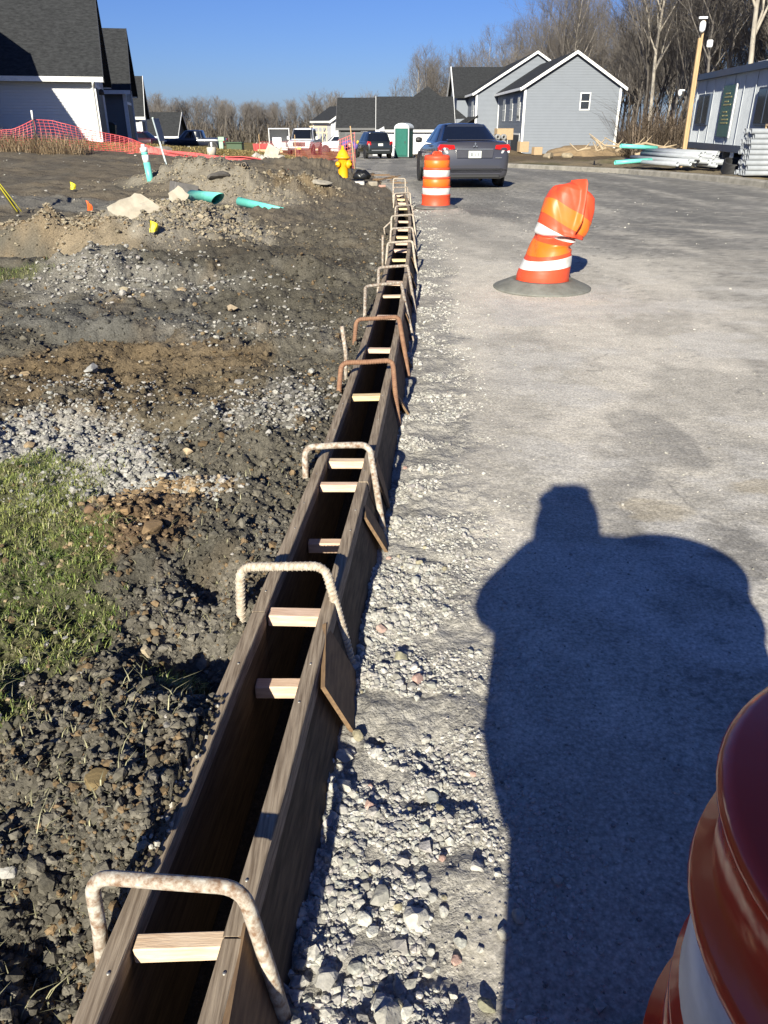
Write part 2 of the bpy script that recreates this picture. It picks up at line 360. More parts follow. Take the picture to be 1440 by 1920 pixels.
zone = np.where((cy > 46) & (cx < curb_r(cy)) & (cx > -60) & (dd > 0), 2, zone)
for z, nm in ((0, 'ground'), (1, 'gravel_bed'), (2, 'road'), (3, 'verge')):
    q = Q[zone == z]; u, inv = np.unique(q, return_inverse=True)
    o = np_mesh(nm, V[u], inv.reshape(-1, 4), gm_mat, C4[u], smooth=True, nper=4); meta(o, kind='structure')

# ---------------------------------------------------------------- loose stones, clods, grass (nobody could count them)
rng = np.random.default_rng(7)
def ico(sub):
    bm = bmesh.new(); bmesh.ops.create_icosphere(bm, subdivisions=sub, radius=1); v = np.array([x.co[:] for x in bm.verts]); f = np.array([[x.index for x in p.verts] for p in bm.faces]); bm.free(); return v, f
def variants(sub, n, amp, cuts=3):
    v, f = ico(sub); out = []
    for i in range(n):
        w_ = v * rng.uniform(.7, 1.3, 3) * (1 + rng.normal(0, amp, (len(v), 1)))
        for k in range(cuts):
            nrm = rng.normal(size=3); nrm /= np.linalg.norm(nrm); dcut = rng.uniform(.45, .8); s = w_ @ nrm; w_ = w_ - np.where(s > dcut, s - dcut, 0)[:, None] * nrm
        out.append(w_)
    return out, f
V1 = variants(1, 14, .10); V2 = variants(2, 14, .07, 6)
def rotm(n):
    q = rng.normal(size=(n, 4)); q /= np.linalg.norm(q, axis=1)[:, None]; a, b, c, d = q.T
    return np.stack([1 - 2 * (c * c + d * d), 2 * (b * c - a * d), 2 * (b * d + a * c), 2 * (b * c + a * d), 1 - 2 * (b * b + d * d), 2 * (c * d - a * b), 2 * (b * d - a * c), 2 * (c * d + a * b), 1 - 2 * (b * b + c * c)], -1).reshape(-1, 3, 3)
def stones(name, x, y, r, cols, material, bury=.35, sub=1, squash=.75, smooth=False):
    vs, f = V1 if sub == 1 else V2
    n = len(x); pick = rng.integers(0, len(vs), n); base = np.array(vs)[pick]
    P = np.einsum('nij,nkj->nki', rotm(n), base) * r[:, None, None]; P[..., 2] *= squash
    z = height(x, y) + r * squash * (1 - 2 * bury)
    P += np.stack([x, y, z], -1)[:, None, :]
    nv = base.shape[1]; F = f[None] + (np.arange(n) * nv)[:, None, None]
    cc = np.repeat(np.concatenate([cols, np.ones((n, 1))], 1)[:, None, :], nv, 1)
    o = np_mesh(name, P.reshape(-1, 3), F.reshape(-1, 3), material, cc.reshape(-1, 4), smooth=smooth); meta(o, kind='stuff'); return o
m_stone = mat('stone_dusty', rough=.95, attr=True, scale=55, bump=.002, bscale=160, spec=.2)
def scatter(n, y0, y1, ypow=1.6):
    u = rng.random(n); return (y0 ** (1 - ypow) + u * (y1 ** (1 - ypow) - y0 ** (1 - ypow))) ** (1 / (1 - ypow))
def greys(n, lo, hi, tint=(1, .95, .86), var=.012):
    g = rng.uniform(lo, hi, (n, 1)); return np.clip(g * np.array(tint) + rng.normal(0, var, (n, 3)) * g, .01, .9)
# gravel strip
n = 60000; y = scatter(n, .5, 19, 1.75); d = .14 + np.abs(rng.normal(0, .30, n)); x = PX(y) + d
clump = fbm(x, y, 5, 3, 700); keep = (clump > np.interp(y, [0, 1.3, 1.8, 2.4, 5, 12], [.36, .42, .52, .47, .53, .52])) & (d < .85) ; x, y, d = x[keep], y[keep], d[keep]
r = np.exp(rng.normal(np.log(.0048), .45, len(x))) * np.interp(y, [0, 1, 4, 12], [1, 1, 1.35, 2.1]) * np.interp(d, [.1, .5, .9], [1.15, .95, .6])
stones('gravel', x, y, np.clip(r, .003, .024), greys(len(x), .27, .50, (1, .965, .89)), m_stone, .48)
n = 430; y = scatter(n, .55, 9, 1.7); d = .15 + np.abs(rng.normal(0, .24, n)); x = PX(y) + d; k = (fbm(x, y, 3, 2, 710) > .44) | (y < 1.3); x, y = x[k], y[k]
cl = greys(len(x), .30, .50, (1, .965, .89)); odd = rng.random(len(x)) < .12; cl[odd] = np.array([.30, .27, .19]); cl[rng.random(len(x)) < .03] = np.array([.40, .27, .23])
stones('coarse_gravel', x, y, np.exp(rng.normal(np.log(.0120), .30, len(x))) * np.interp(y, [0, 2, 9], [1.05, 1, 1.3]), cl, m_stone, .25, sub=2)
# grit lying on the dusty road
n = 2800; y = scatter(n, .8, 22, 1.7); x = PX(y) + .5 + rng.random(n) ** 1.4 * (2.2 + .25 * y)
stones('road_grit', x, y, np.exp(rng.normal(np.log(.0032), .4, n)) * np.interp(y, [0, 3, 15], [1, 1.2, 3.2]), greys(n, .18, .44), m_stone, .4)
# dark soil clods left of the forms
n = 70000; y = scatter(n, .55, 12, 1.6); x = PX(y) - .135 - rng.random(n) ** 1.2 * (.75 + .52 * y); gmk = grassmask(x, y)
keep = rng.random(n) > gmk * .65; x, y = x[keep], y[keep]; n = len(x)
c0, _ = groundcol(x, y); cl = c0 * rng.uniform(.5, 1.2, (n, 1)) * np.interp(y, [0, 2.5, 5], [1.25, 1.15, 1])[:, None]; odd = rng.random(n) < .13; cl[odd] = np.array([.17, .12, .07]) * rng.uniform(.6, 1.2, (odd.sum(), 1))
r = np.exp(rng.normal(np.log(.0050), .50, n)) * np.interp(y, [0, 1.5, 4, 12], [1, 1.1, 1.4, 2.2])
stones('soil_clods', x, y, np.clip(r, .003, .028), cl, mat('soil_clod', rough=1, attr=True, scale=40, bump=.003, bscale=120, spec=.1), .35, squash=.85)
# pale pebbles in the soil
n = 6500; y = scatter(n, .6, 34, 1.45); x = PX(y) - .15 - rng.random(n) * (.8 + .58 * y); pc = fbm(x, y, 1.6, 4, 720)
keep = (pc > .40 + .15 * rng.random(n)); x, y = x[keep], y[keep]; n = len(x)
cl = greys(n, .17, .42, (1, .95, .86)); odd = rng.random(n) < .3; cl[odd] = cl[odd] * np.array([.95, .76, .52])
stones('pebbles', x, y, np.exp(rng.normal(np.log(.0078), .45, n)) * np.interp(y, [0, 2, 6, 12, 34], [.9, 1, 1.5, 2.1, 3.2]), cl, m_stone, .3, squash=.6)
# chips of pale crushed stone lying in patches
xa, ya = [], []
for (px_, py_, rx, ry, n) in [(-1.35, 3.3, .26, .38, 1900), (-1.8, 3.95, .5, .35, 2400), (-1.15, 3.05, .12, .2, 500), (-.90, 3.0, .11, .14, 420), (-.72, 2.93, .09, .10, 220), (-.62, 4.1, .35, .5, 1300), (-1.9, 4.7, .5, .15, 260), (-2.9, 7.8, .6, .5, 450), (-2.1, 7.7, 1.0, .4, 420), (-1.0, 6.3, .6, .5, 350), (-2.7, 11.4, .9, 1.1, 2600), (-3.5, 12.8, .9, .8, 1500), (-3.9, 18.2, 1.5, 1.1, 1500), (-2.9, 16.9, 1.2, .7, 600), (-1.8, 18.2, .8, .6, 500), (-4.3, 10.7, .9, .4, 1300), (-1.0, 2.68, .22, .25, 330)]:
    xa.append(rng.normal(px_, rx * .6, n)); ya.append(rng.normal(py_, ry * .6, n))
x = np.concatenate(xa); y = np.concatenate(ya); k = x < PX(y) - .14; x, y = x[k], y[k]; n = len(x)
cl = greys(n, .19, .40, (1, .96, .88)); tn = (y > 10); cl[tn] = cl[tn] * np.array([.86, .76, .60]); br = (np.hypot((x + 1.0) / .3, (y - 2.68) / .35) < 1); cl[br] = np.array([.27, .19, .11]) * rng.uniform(.6, 1.3, (br.sum(), 1))
stones('stone_chips', x, y, np.exp(rng.normal(np.log(.0068), .4, n)) * np.interp(y, [0, 4, 12], [1, 1.25, 2.6]), cl, m_stone, .3, squash=.7)
# individual stones that stand out
def rock(name, x, y, r, col, label, squash=.7, sub=3, stretch=(1, 1, 1), rz=0, bury=.25, cat='rock', group=None, seed=0, tilt=(0, 0), rough=.10):
    v, f = ico(sub); rg = np.random.default_rng(seed + 50); p = v.copy()
    for k in range(13):
        nrm = rg.normal(size=3); nrm /= np.linalg.norm(nrm); dc = rg.uniform(.42, .78); s = p @ nrm; p = p - np.where(s > dc, s - dc, 0)[:, None] * nrm
    p = p * (1 + rough * (fbm(p[:, 0] * 1.5 + p[:, 2], p[:, 1] * 1.5 + p[:, 2] * .7, 2, 3, seed)[:, None] - .5))
    p = p * np.array(stretch) * r; p[:, 2] *= squash
    M = np.array(Matrix.Rotation(rz, 3, 'Z') @ Matrix.Rotation(tilt[0], 3, 'X') @ Matrix.Rotation(tilt[1], 3, 'Y')); p = p @ M.T
    me = bpy.data.meshes.new(name); me.from_pydata(p.tolist(), [], f.tolist()); me.update()
    me.materials.append(mat('rock_%d' % (seed % 97 + int(col[0] * 1000) * 100), col, .95, tuple(c * .72 for c in col), scale=5 / r * .3, bump=r * .05, bscale=12 / r * .3, spec=.15))
    o = bpy.data.objects.new(name, me); COL.objects.link(o); o.location = (x, y, hz(x, y) + r * squash * stretch[2] * (1 - 2 * bury)); return meta(o, label, cat, group)
# grass
def grass(name, pts_x, pts_y, hgt, cols, wid=.0016):
    n = len(pts_x); z = height(pts_x, pts_y) - .003; a = rng.random(n) * 2 * np.pi; lean = rng.uniform(.3, 1.9, n) * hgt; wv = np.stack([-np.sin(a), np.cos(a), 0 * a], -1) * (wid * rng.uniform(.7, 1.5, n))[:, None]
    dirv = np.stack([np.cos(a), np.sin(a), 0 * a], -1); b = np.stack([pts_x, pts_y, z], -1)
    mid = b + dirv * (lean * .35)[:, None]; mid[:, 2] += hgt * .6; tip = b + dirv * lean[:, None]; tip[:, 2] += hgt * rng.uniform(.5, 1.0, n)
    P = np.stack([b - wv, b + wv, mid + wv * .8, mid - wv * .8, tip], 1).reshape(-1, 3); o_ = (np.arange(n) * 5)[:, None]
    F = np.concatenate([o_ + [0, 1, 2], o_ + [0, 2, 3], o_ + [3, 2, 4]], 0); cc = np.repeat(np.concatenate([cols, np.ones((n, 1))], 1)[:, None], 5, 1).reshape(-1, 4)
    o = np_mesh(name, P, F, mat('grass_blade', rough=.55, attr=True, scale=30, spec=.3), cc); meta(o, kind='stuff'); return o
n = 190000; x = rng.uniform(-2.6, -.48, n); y = rng.uniform(1.0, 3.9, n); gmk = grassmask(x, y) * (.35 + .9 * fbm(x, y, 5, 3, 730)); k = rng.random(n) < gmk * .9; x, y = x[k], y[k]
x2 = rng.uniform(-4.6, -3.2, 4000); y2 = rng.uniform(7.4, 8.9, 4000); k = rng.random(4000) < grassmask(x2, y2); x = np.concatenate([x, x2[k]]); y = np.concatenate([y, y2[k]]); n = len(x)
t = fbm(x, y, 2.5, 3, 740)[:, None] + rng.normal(0, .14, (n, 1)); t = np.clip((t - .3) * 2.2, 0, 1)
cl = np.array([.11, .165, .032]) * (1 - t) + np.array([.30, .32, .10]) * t; dry = rng.random(n) < .16; cl[dry] = np.array([.42, .38, .22]); cl *= rng.uniform(.6, 1.25, (n, 1))
grass('grass', x, y, rng.uniform(.010, .040, n) * np.interp(y, [0, 1.8, 3, 7], [.6, .75, 1.0, 1.8]), cl, .0012)
# dry weeds scattered thinly over the near soil
n = 1500; y = scatter(n, .8, 3.6, 1.3); x = PX(y) - .2 - rng.random(n) * (.25 + .35 * y); cl = np.array([.34, .32, .19]) * rng.uniform(.5, 1.2, (n, 1))
grass('dry_grass', x, y, rng.uniform(.015, .05, n), cl, .0013)

# ---------------------------------------------------------------- timber kerb forms
m_top = mat('weathered_timber_top', (.36, .29, .215), .85, (.16, .12, .085), scale=11, bump=.0022, bscale=16, stretch=(11, .55, 11), spec=.2)
m_ply = mat('weathered_plywood_shade_dark', (.13, .095, .062), .8, (.055, .040, .027), scale=7, bump=.0012, bscale=14, stretch=(6, .8, 9), spec=.25)  # plywood colour also lowered to deepen the shade inside the trench
m_cleat = mat('cleat_plywood', (.24, .155, .085), .8, (.14, .09, .055), scale=6, bump=.001, bscale=14, stretch=(10, 2, 10), spec=.25)
m_nail = mat('nail_steel', (.35, .33, .30), .5, metal=.6)
def strip(Y0, Y1, sec, name, m, parent=None, wob=0.0, seed=0):
    n = max(2, int((Y1 - Y0) / .12)); rows = []
    for i in range(n + 1):
        Y = Y0 + (Y1 - Y0) * i / n; c = float(PX(Y)); k = wob * (float(vnoise(Y * 2.3, seed, 9)) - .5)
        rows.append([(c + dx + k, Y, z + k * .5) for dx, z in sec])
    mb = MB(); mb.grid(rows, smooth=False, closed=True); mb.add(rows[0], [tuple(range(len(sec)))[::-1]]); mb.add(rows[-1], [tuple(range(len(sec)))])
    return mb.build(name, m, parent)
# the right boards lean outwards towards the bottom (battered kerb face)
LSEC_T = [(-.129, .148), (-.129, .199), (-.127, ZT), (-.089, ZT), (-.0865, .197), (-.0865, .148)]
LSEC_P = [(-.122, -.29), (-.122, .146), (-.088, .146), (-.088, -.29)]
RSEC_T = [(.0865, .150), (.0865, .197), (.089, ZT), (.125, ZT), (.128, .198), (.1345, .150)]
RSEC_P = [(.088, -.29), (.088, .148), (.1325, .148), (.188, .0), (.235, -.12)]
ords = ['first', 'second', 'third', 'fourth', 'fifth', 'sixth', 'seventh', 'eighth', 'ninth', 'tenth', 'eleventh', 'twelfth', 'thirteenth', 'fourteenth', 'fifteenth', 'sixteenth', 'seventeenth', 'eighteenth', 'nineteenth', 'twentieth']
def cleat(par, Y, side, h=.20, wd=.26, zc=.075, lean=.10, yaw=.0, dx=0, roll=0.0, batten=True):
    # plywood splice plate fixed to the outer face, its upper half carrying a batten
    c = float(PX(Y)); x = c + side * (.148 + dx)
    M = Matrix.Rotation(yaw, 3, 'Z') @ Matrix.Rotation(roll, 3, 'X') @ Matrix.Rotation(-side * (.26 + lean), 3, 'Y')
    mb = MB().box((0, 0, 0), (.013, wd, h)); mb.xf(M.to_4x4()); o = mb.build('cleat', m_cleat, par, (x + side * .018, Y, zc))
    return o
def screws(par, side, Y0, Y1, seed):
    rg = random.Random(seed); Y = max(Y0, .75) + .12
    while Y < min(Y1 - .05, 4.2):
        c = float(PX(Y)); x = c + side * .108 + rg.uniform(-.008, .008); MB().lathe([(.0, .0012), (.0035, .001), (.0038, -.001)], (x, Y, ZT + .0005), 8).build('screw', m_nail, par); Y += rg.uniform(.12, .5)
LJ = [-1.2, 2.03, 5.12, 8.2, 11.3, 14.4, FORM_END]; RJ = [-2.1, .94, 3.02, 6.1, 9.15, 12.2, 15.25, FORM_END]
for i in range(len(LJ) - 1):
    a, b = LJ[i] + .003, LJ[i + 1] - .003
    r = empty('form_board', (0, 0, 0), 0, 'weathered timber form board on the soil side of the trench, %s from the camera' % ords[i], 'form board', 'timber form boards lining the kerb trench')
    o = strip(a, b, LSEC_T, 'top_rail', m_top, r, .006, i); strip(a, b, LSEC_P, 'plywood_face', m_ply, r, .002, i); screws(r, -1, a, b, i)
for i in range(len(RJ) - 1):
    a, b = RJ[i] + .003, RJ[i + 1] - .003
    r = empty('form_board', (0, 0, 0), 0, 'weathered timber form board on the gravel side of the trench, %s from the camera' % ords[i], 'form board', 'timber form boards lining the kerb trench')
    strip(a, b, RSEC_T, 'top_rail', m_top, r, .005, 20 + i); strip(a, b, RSEC_P, 'plywood_face', m_ply, r, .002, 20 + i); screws(r, 1, a, b, 30 + i)
    if i == 0: cleat(r, .80, 1, .24, .34, .085, .05, 0, 0.004, 0)
    if i == 1: cleat(r, 1.84, 1, .23, .27, .085, .14, .05, .008, .10); cleat(r, 2.86, 1, .22, .16, .06, .22, .10, .012, .05)
    if i == 2: cleat(r, 3.3, 1, .20, .20, .07, .05, .04); cleat(r, 4.55, 1, .22, .18, .05, .30, .12, .02); cleat(r, 5.6, 1, .22, .18, .06, .22, .05, .01)
    if i >= 3:
        for k in range(3): cleat(r, a + .5 + k * 1.0, 1, .21, .2, .06, .12 + .08 * (k % 2), .05, .01)
# soil spilled over the left top rail
n = 260; y = rng.uniform(1.05, 1.62, n); x = PX(y) - rng.uniform(.10, .15, n)
P_ = []; F_ = []; C_ = []
vs_, f_ = V1
for i in range(n):
    b_ = vs_[i % 14] * float(rng.uniform(.003, .009)); P_.append(b_ + np.array([x[i], y[i], ZT + .002 + (.012 if i % 3 == 0 else 0)])); F_.append(f_ + i * len(b_)); C_.append(np.repeat([[.10, .085, .06, 1]] if i % 5 else [[.36, .34, .30, 1]], len(b_), 0))
meta(np_mesh('spilled_soil', np.concatenate(P_), np.concatenate(F_), _M['soil_clod'], np.concatenate(C_)), kind='stuff')
# thin batten beside the near cleats
def stick(name, a, b, wd, th, m, label, cat, group=None, up=(0, 0, 1)):
    a = Vector(a); b = Vector(b); t = (b - a); L = t.length; t.normalize(); u = Vector(up); u = (u - t * u.dot(t)).normalized(); s = t.cross(u)
    M = Matrix((s, t, u)).transposed(); mb = MB().box((0, 0, 0), (wd, L, th)); mb.xf(M.to_4x4()); o = mb.build(name, m, None, (a + b) / 2); return meta(o, label, cat, group)
# pale wooden spacers between the boards
m_pine = [mat('sawn_pine_pale', (.76, .60, .43), .75, (.58, .41, .27), scale=5, stretch=(2, 20, 20), bump=.0008, bscale=20), mat('sawn_pine_pink', (.74, .55, .42), .75, (.55, .37, .26), scale=5, stretch=(2, 20, 20), bump=.0008, bscale=20), mat('sawn_pine_yellow', (.74, .58, .34), .75, (.58, .42, .22), scale=5, stretch=(2, 20, 20), bump=.0008, bscale=20)]
SP = [(.945, .187, 0, .036, .040), (2.064, .18, 1, .052, .040), (3.05, .182, 1, .036, .035), (3.312, .182, 0, .045, .036), (4.277, .182, 2, .055, .03), (5.306, .182, 1, .05, .03), (6.343, .18, 1, .05, .03), (7.177, .18, 0, .06, .02), (7.842, .182, 1, .10, .03), (9.292, .18, 2, .05, .03),
      (10.057, .18, 1, .09, .035), (10.7, .18, 1, .12, .03), (11.3, .18, 2, .10, .03), (12.2, .18, 1, .12, .035), (13.2, .18, 1, .08, .03), (14.2, .18, 0, .10, .03), (15.3, .18, 2, .10, .03), (16.4, .18, 1, .16, .035), (17.3, .18, 2, .16, .035), (18.2, .18, 1, .16, .035)]
look = ['thick pale wooden spacer with cracked top', 'pale pine spacer with a split edge', 'thin pinkish wooden spacer', 'pale wooden spacer in a close pair', 'yellowish wooden spacer']
for i, (Y, z, k, dy, dz) in enumerate(SP):
    c = float(PX(Y)); rg = random.Random(i); mb = MB().box((0, 0, 0), (.170, dy, dz), Matrix.Rotation(rg.uniform(-.02, .06), 3, 'Z') @ Matrix.Rotation(rg.uniform(-.03, .03), 3, 'Y'), bev=.003)
    o = mb.build('wood_spacer', m_pine[k], None, (c, Y, z - dz / 2 - .003)); meta(o, '%s wedged between the form boards, %s from the camera' % (look[i] if i < 5 else ['sawn wooden spacer', 'pinkish wooden spacer', 'yellowish wooden spacer'][k], ords[i]), 'spacer', 'wooden spacers across the trench')
for Y, lab in ((1.86, 'lower wooden spacer sunk deep in the trench between first and second upper spacers'), (2.75, 'lower wooden spacer sunk deep in the trench before the close pair of spacers')):
    o = MB().box((0, 0, 0), (.172, .045, .045), bev=.003).build('wood_spacer', m_pine[1], None, (float(PX(Y)), Y, .035)); meta(o, lab, 'spacer', 'wooden spacers across the trench')
# steel loops holding the boards together
m_rust = [mat('loop_steel_chalky', (.50, .465, .40), .8, (.19, .115, .07), scale=55, bump=.0015, bscale=90), mat('loop_steel_pale', (.52, .47, .39), .8, (.33, .26, .19), scale=60, bump=.003, bscale=70), mat('loop_steel_rusty', (.30, .17, .10), .85, (.20, .10, .06), scale=30, bump=.003, bscale=80)]
def ribs(mb, pts, r, pitch=.014):
    P = [Vector(p) for p in pts]; seg = []; 
    for a, b in zip(P[:-1], P[1:]):
        L = (b - a).length; n = max(1, int(L / pitch)); t = (b - a).normalized()
        for k in range(n):
            p = a + (b - a) * ((k + .5) / n); u = t.orthogonal().normalized(); v = t.cross(u)
            ring = [p + (u * math.cos(q) + v * math.sin(q)) * (r + .0006) + t * (.006 * math.cos(q)) for q in [2 * math.pi * j / 10 for j in range(10)]]
            mb.tube(ring, .0022, 4, cap=False, closed=True)
def loop(i, TL, YR, TRx, zt, lf, rf, m, label, rr=.0145, ribbed=False, cr=.045, zl=.05):
    A = Vector((lf[0], lf[1], zl)); B = Vector((TL[0], TL[1], zt)); C_ = Vector((TRx, YR, zt - .004)); D = Vector((rf[0], rf[1], -.05))
    def rnd(p, q, s):  # rounded corner at q
        a = q + (p - q).normalized() * cr; b = q + (s - q).normalized() * cr; return [a * (1 - t) ** 2 + q * 2 * t * (1 - t) + b * t * t for t in [k / 6 for k in range(7)]]
    rg = random.Random(i); jit = lambda: Vector((rg.uniform(-.003, .003), rg.uniform(-.003, .003), rg.uniform(-.003, .003)))
    pts = [A, (A + B) / 2 + jit()] + rnd(A, B, C_) + [(B + C_) / 2 + jit()] + rnd(B, C_, D) + [C_ * .5 + D * .5 + jit(), D]
    mb = MB().tube(pts, rr, 12)
    if ribbed: ribs(mb, pts, rr)
    o = mb.build('steel_loop', m, None); return meta(o, label, 'steel loop', 'bent steel loops straddling the forms')
LP = [((-.554, .987), (-.265, .966), (-.562, .958), (-.183, .891)), ((-.463, 2.123), (-.190, 2.137), (-.470, 2.094), (-.09, 1.996)), ((-.349, 3.161), (-.066, 3.199), (-.357, 3.112), (.005, 2.923)), ((-.255, 4.497), (.052, 4.567), (-.277, 4.41), (.093, 4.233)),
      ((-.203, 5.659), (.11, 5.764), (-.226, 5.655), (.178, 5.205)), ((-.164, 6.939), (.155, 7.143), (-.164, 6.435), (.251, 6.204)), ((-.053, 7.889), (.240, 8.05), (-.06, 7.5), (.303, 7.2)), ((.045, 9.631), (.345, 9.817), (.02, 9.3), (.398, 9.4)),
      ((.094, 11.089), (.395, 11.27), (.085, 11.0), (.442, 10.9)), ((.114, 12.561), (.452, 12.869), (.11, 12.4), (.50, 12.5)), ((.200, 14.261), (.489, 14.554), (.19, 14.2), (.55, 14.38)), ((.206, 16.6), (.529, 16.9), (.19, 16.488), (.56, 16.7)), ((.20, 17.6), (.505, 17.8), (.19, 17.5), (.54, 17.7)), ((.215, 18.9), (.48, 19.0), (.20, 18.8), (.50, 18.9))]
LM = [0, 1, 0, 2, 2, 0, 0, 1, 0, 1, 0, 1, 0, 1]
LL = ['chalky steel loop with rust blotches, nearest the camera', 'pale ribbed steel loop, second from the camera, beside the lawn edge', 'smooth grey steel loop behind the close pair of wooden spacers, third from the camera', 'rusty brown twisted steel loop, fourth from the camera, next to an upright bar', 'darkest rust brown steel loop, fifth from the camera',
      'grey steel loop, sixth from the camera, with rust on its left corner', 'grey steel loop, seventh from the camera, just beyond one overlapping it'] + ['thin looking pale steel loop, %s from the camera' % ords[k] for k in range(7, 13)] + ['farthest steel loop standing taller than the others where the form ends']
for i, (TL, TR, lf, rf) in enumerate(LP):
    zt = [.31, .31, .305, .305, .30, .30, .305, .31, .30, .31, .30, .33, .37, .47][i]
    loop(i, TL, TR[1], TR[0], zt, lf, rf, m_rust[LM[i]], LL[i], ribbed=(i in (1, 3, 4)))
for (x, y, h, tx, lab) in ((-.245, 4.75, .34, .05, 'upright straight steel bar standing in the soil beside the fourth steel loop'), (-.015, 9.0, .36, .0, 'upright straight steel bar in the soil left of the far form boards'), (.03, 12.0, .20, -.3, 'short bent twig sized steel bar leaning left of the far form boards')):
    z = hz(x, y); o = MB().tube([(x, y, z - .1), (x + tx * .1, y, z + h * .5), (x - tx * .3, y, z + h)], .0125, 8).build('steel_bar', m_rust[0]); meta(o, lab, 'steel bar')

# ---------------------------------------------------------------- traffic drums
m_or = mat('drum_plastic', (.78, .070, .022), .5, (.60, .078, .034), scale=6, spec=.4, bump=.0012, bscale=30, det=9)
m_sh = mat('drum_orange_sheeting', (.88, .155, .008), .42, (.72, .15, .022), scale=8, spec=.5)
m_wh = mat('drum_white_sheeting', (.76, .75, .73), .42, (.54, .525, .49), scale=7, spec=.5)
m_rub = mat('drum_rubber_base', (.16, .155, .145), .8, (.10, .098, .092), scale=9, bump=.002, bscale=40)
def drum(x, y, label, rz=0, scale=1.0, base_r=.455, m_or=m_or, m_sh=m_sh, prof=None, bands=None, ht=.0):
    z = hz(x, y) * 0 + .0
    r = empty('traffic_drum', (x, y, float(height([x], [y], False)[0])), rz, label, 'traffic drum', 'orange and white traffic drums')
    prof = prof or [(.288, .03), (.292, .05), (.292, .06), (.283, .075), (.283, .225), (.288, .235), (.288, .247), (.276, .252), (.276, .372), (.282, .378), (.282, .395), (.268, .400), (.268, .535), (.274, .541), (.274, .566), (.259, .572), (.259, .695), (.265, .702), (.265, .732), (.249, .738), (.249, .895), (.252, .905), (.248, .925), (.240, .945), (.225, .955), (.205, .958), (.195, .950), (.08, .948), (0, .948)]
    MB().lathe([(a * scale, b * scale) for a, b in prof], n=64).build('drum_body', m_or, r)
    for nm, z0, z1, rr, m in bands or (('white_band', .254, .370, .2775, m_wh), ('orange_band', .402, .533, .2695, m_sh), ('white_band', .574, .693, .2605, m_wh), ('orange_band', .741, .868, .2505, m_sh)):
        MB().lathe([(rr * scale - .0012, z0 * scale), (rr * scale + .0008, (z0 + .002) * scale), (rr * scale + .0008, (z1 - .002) * scale), (rr * scale - .0012, z1 * scale)], n=64).build(nm, m, r)
    MB().lathe([(base_r, .004), (base_r, .022), (base_r - .02, .032), (.33, .058), (.300, .060), (.295, .045)], n=64).build('rubber_base', m_rub, r)
    hd = MB(); hd.tube([(-.11 - ht, 0, .94 * scale + ht), (-.10 - ht, 0, .985 * scale + ht), (-.07 - ht, 0, 1.01 * scale + ht), (.07 - ht, 0, 1.01 * scale + ht), (.10 - ht, 0, .985 * scale + ht), (.11 - ht, 0, .94 * scale + ht)], .019, 10); hd.box((-ht, 0, .965 * scale + ht), (.16, .03, .05), bev=.006); hd.build('handle', m_or, r)
    return r
drum(1.09, 17.35, 'upright orange and white traffic drum standing behind the graphite grey car', .5, 1.05)
m_drum_shade = mat('drum_plastic_shade_red', (.62, .050, .022), .16, (.56, .042, .018), scale=2, spec=.6, bump=.0007, bscale=22)  # this drum's shade is put into a deeper red plastic colour
drum(.605, .475, 'large shaded drum close to the camera at the right edge', 0, 1.0, .43, m_drum_shade, m_drum_shade,
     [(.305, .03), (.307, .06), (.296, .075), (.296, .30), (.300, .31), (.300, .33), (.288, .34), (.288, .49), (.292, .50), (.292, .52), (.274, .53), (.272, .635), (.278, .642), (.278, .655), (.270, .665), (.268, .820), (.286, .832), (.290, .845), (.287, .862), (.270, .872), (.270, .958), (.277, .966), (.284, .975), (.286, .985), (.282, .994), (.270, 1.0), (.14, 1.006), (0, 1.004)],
     (('white_band', .345, .485, .2895, m_wh), ('orange_band', .535, .630, .2745, m_drum_shade), ('white_band', .675, .810, .2705, m_wh)), .045)
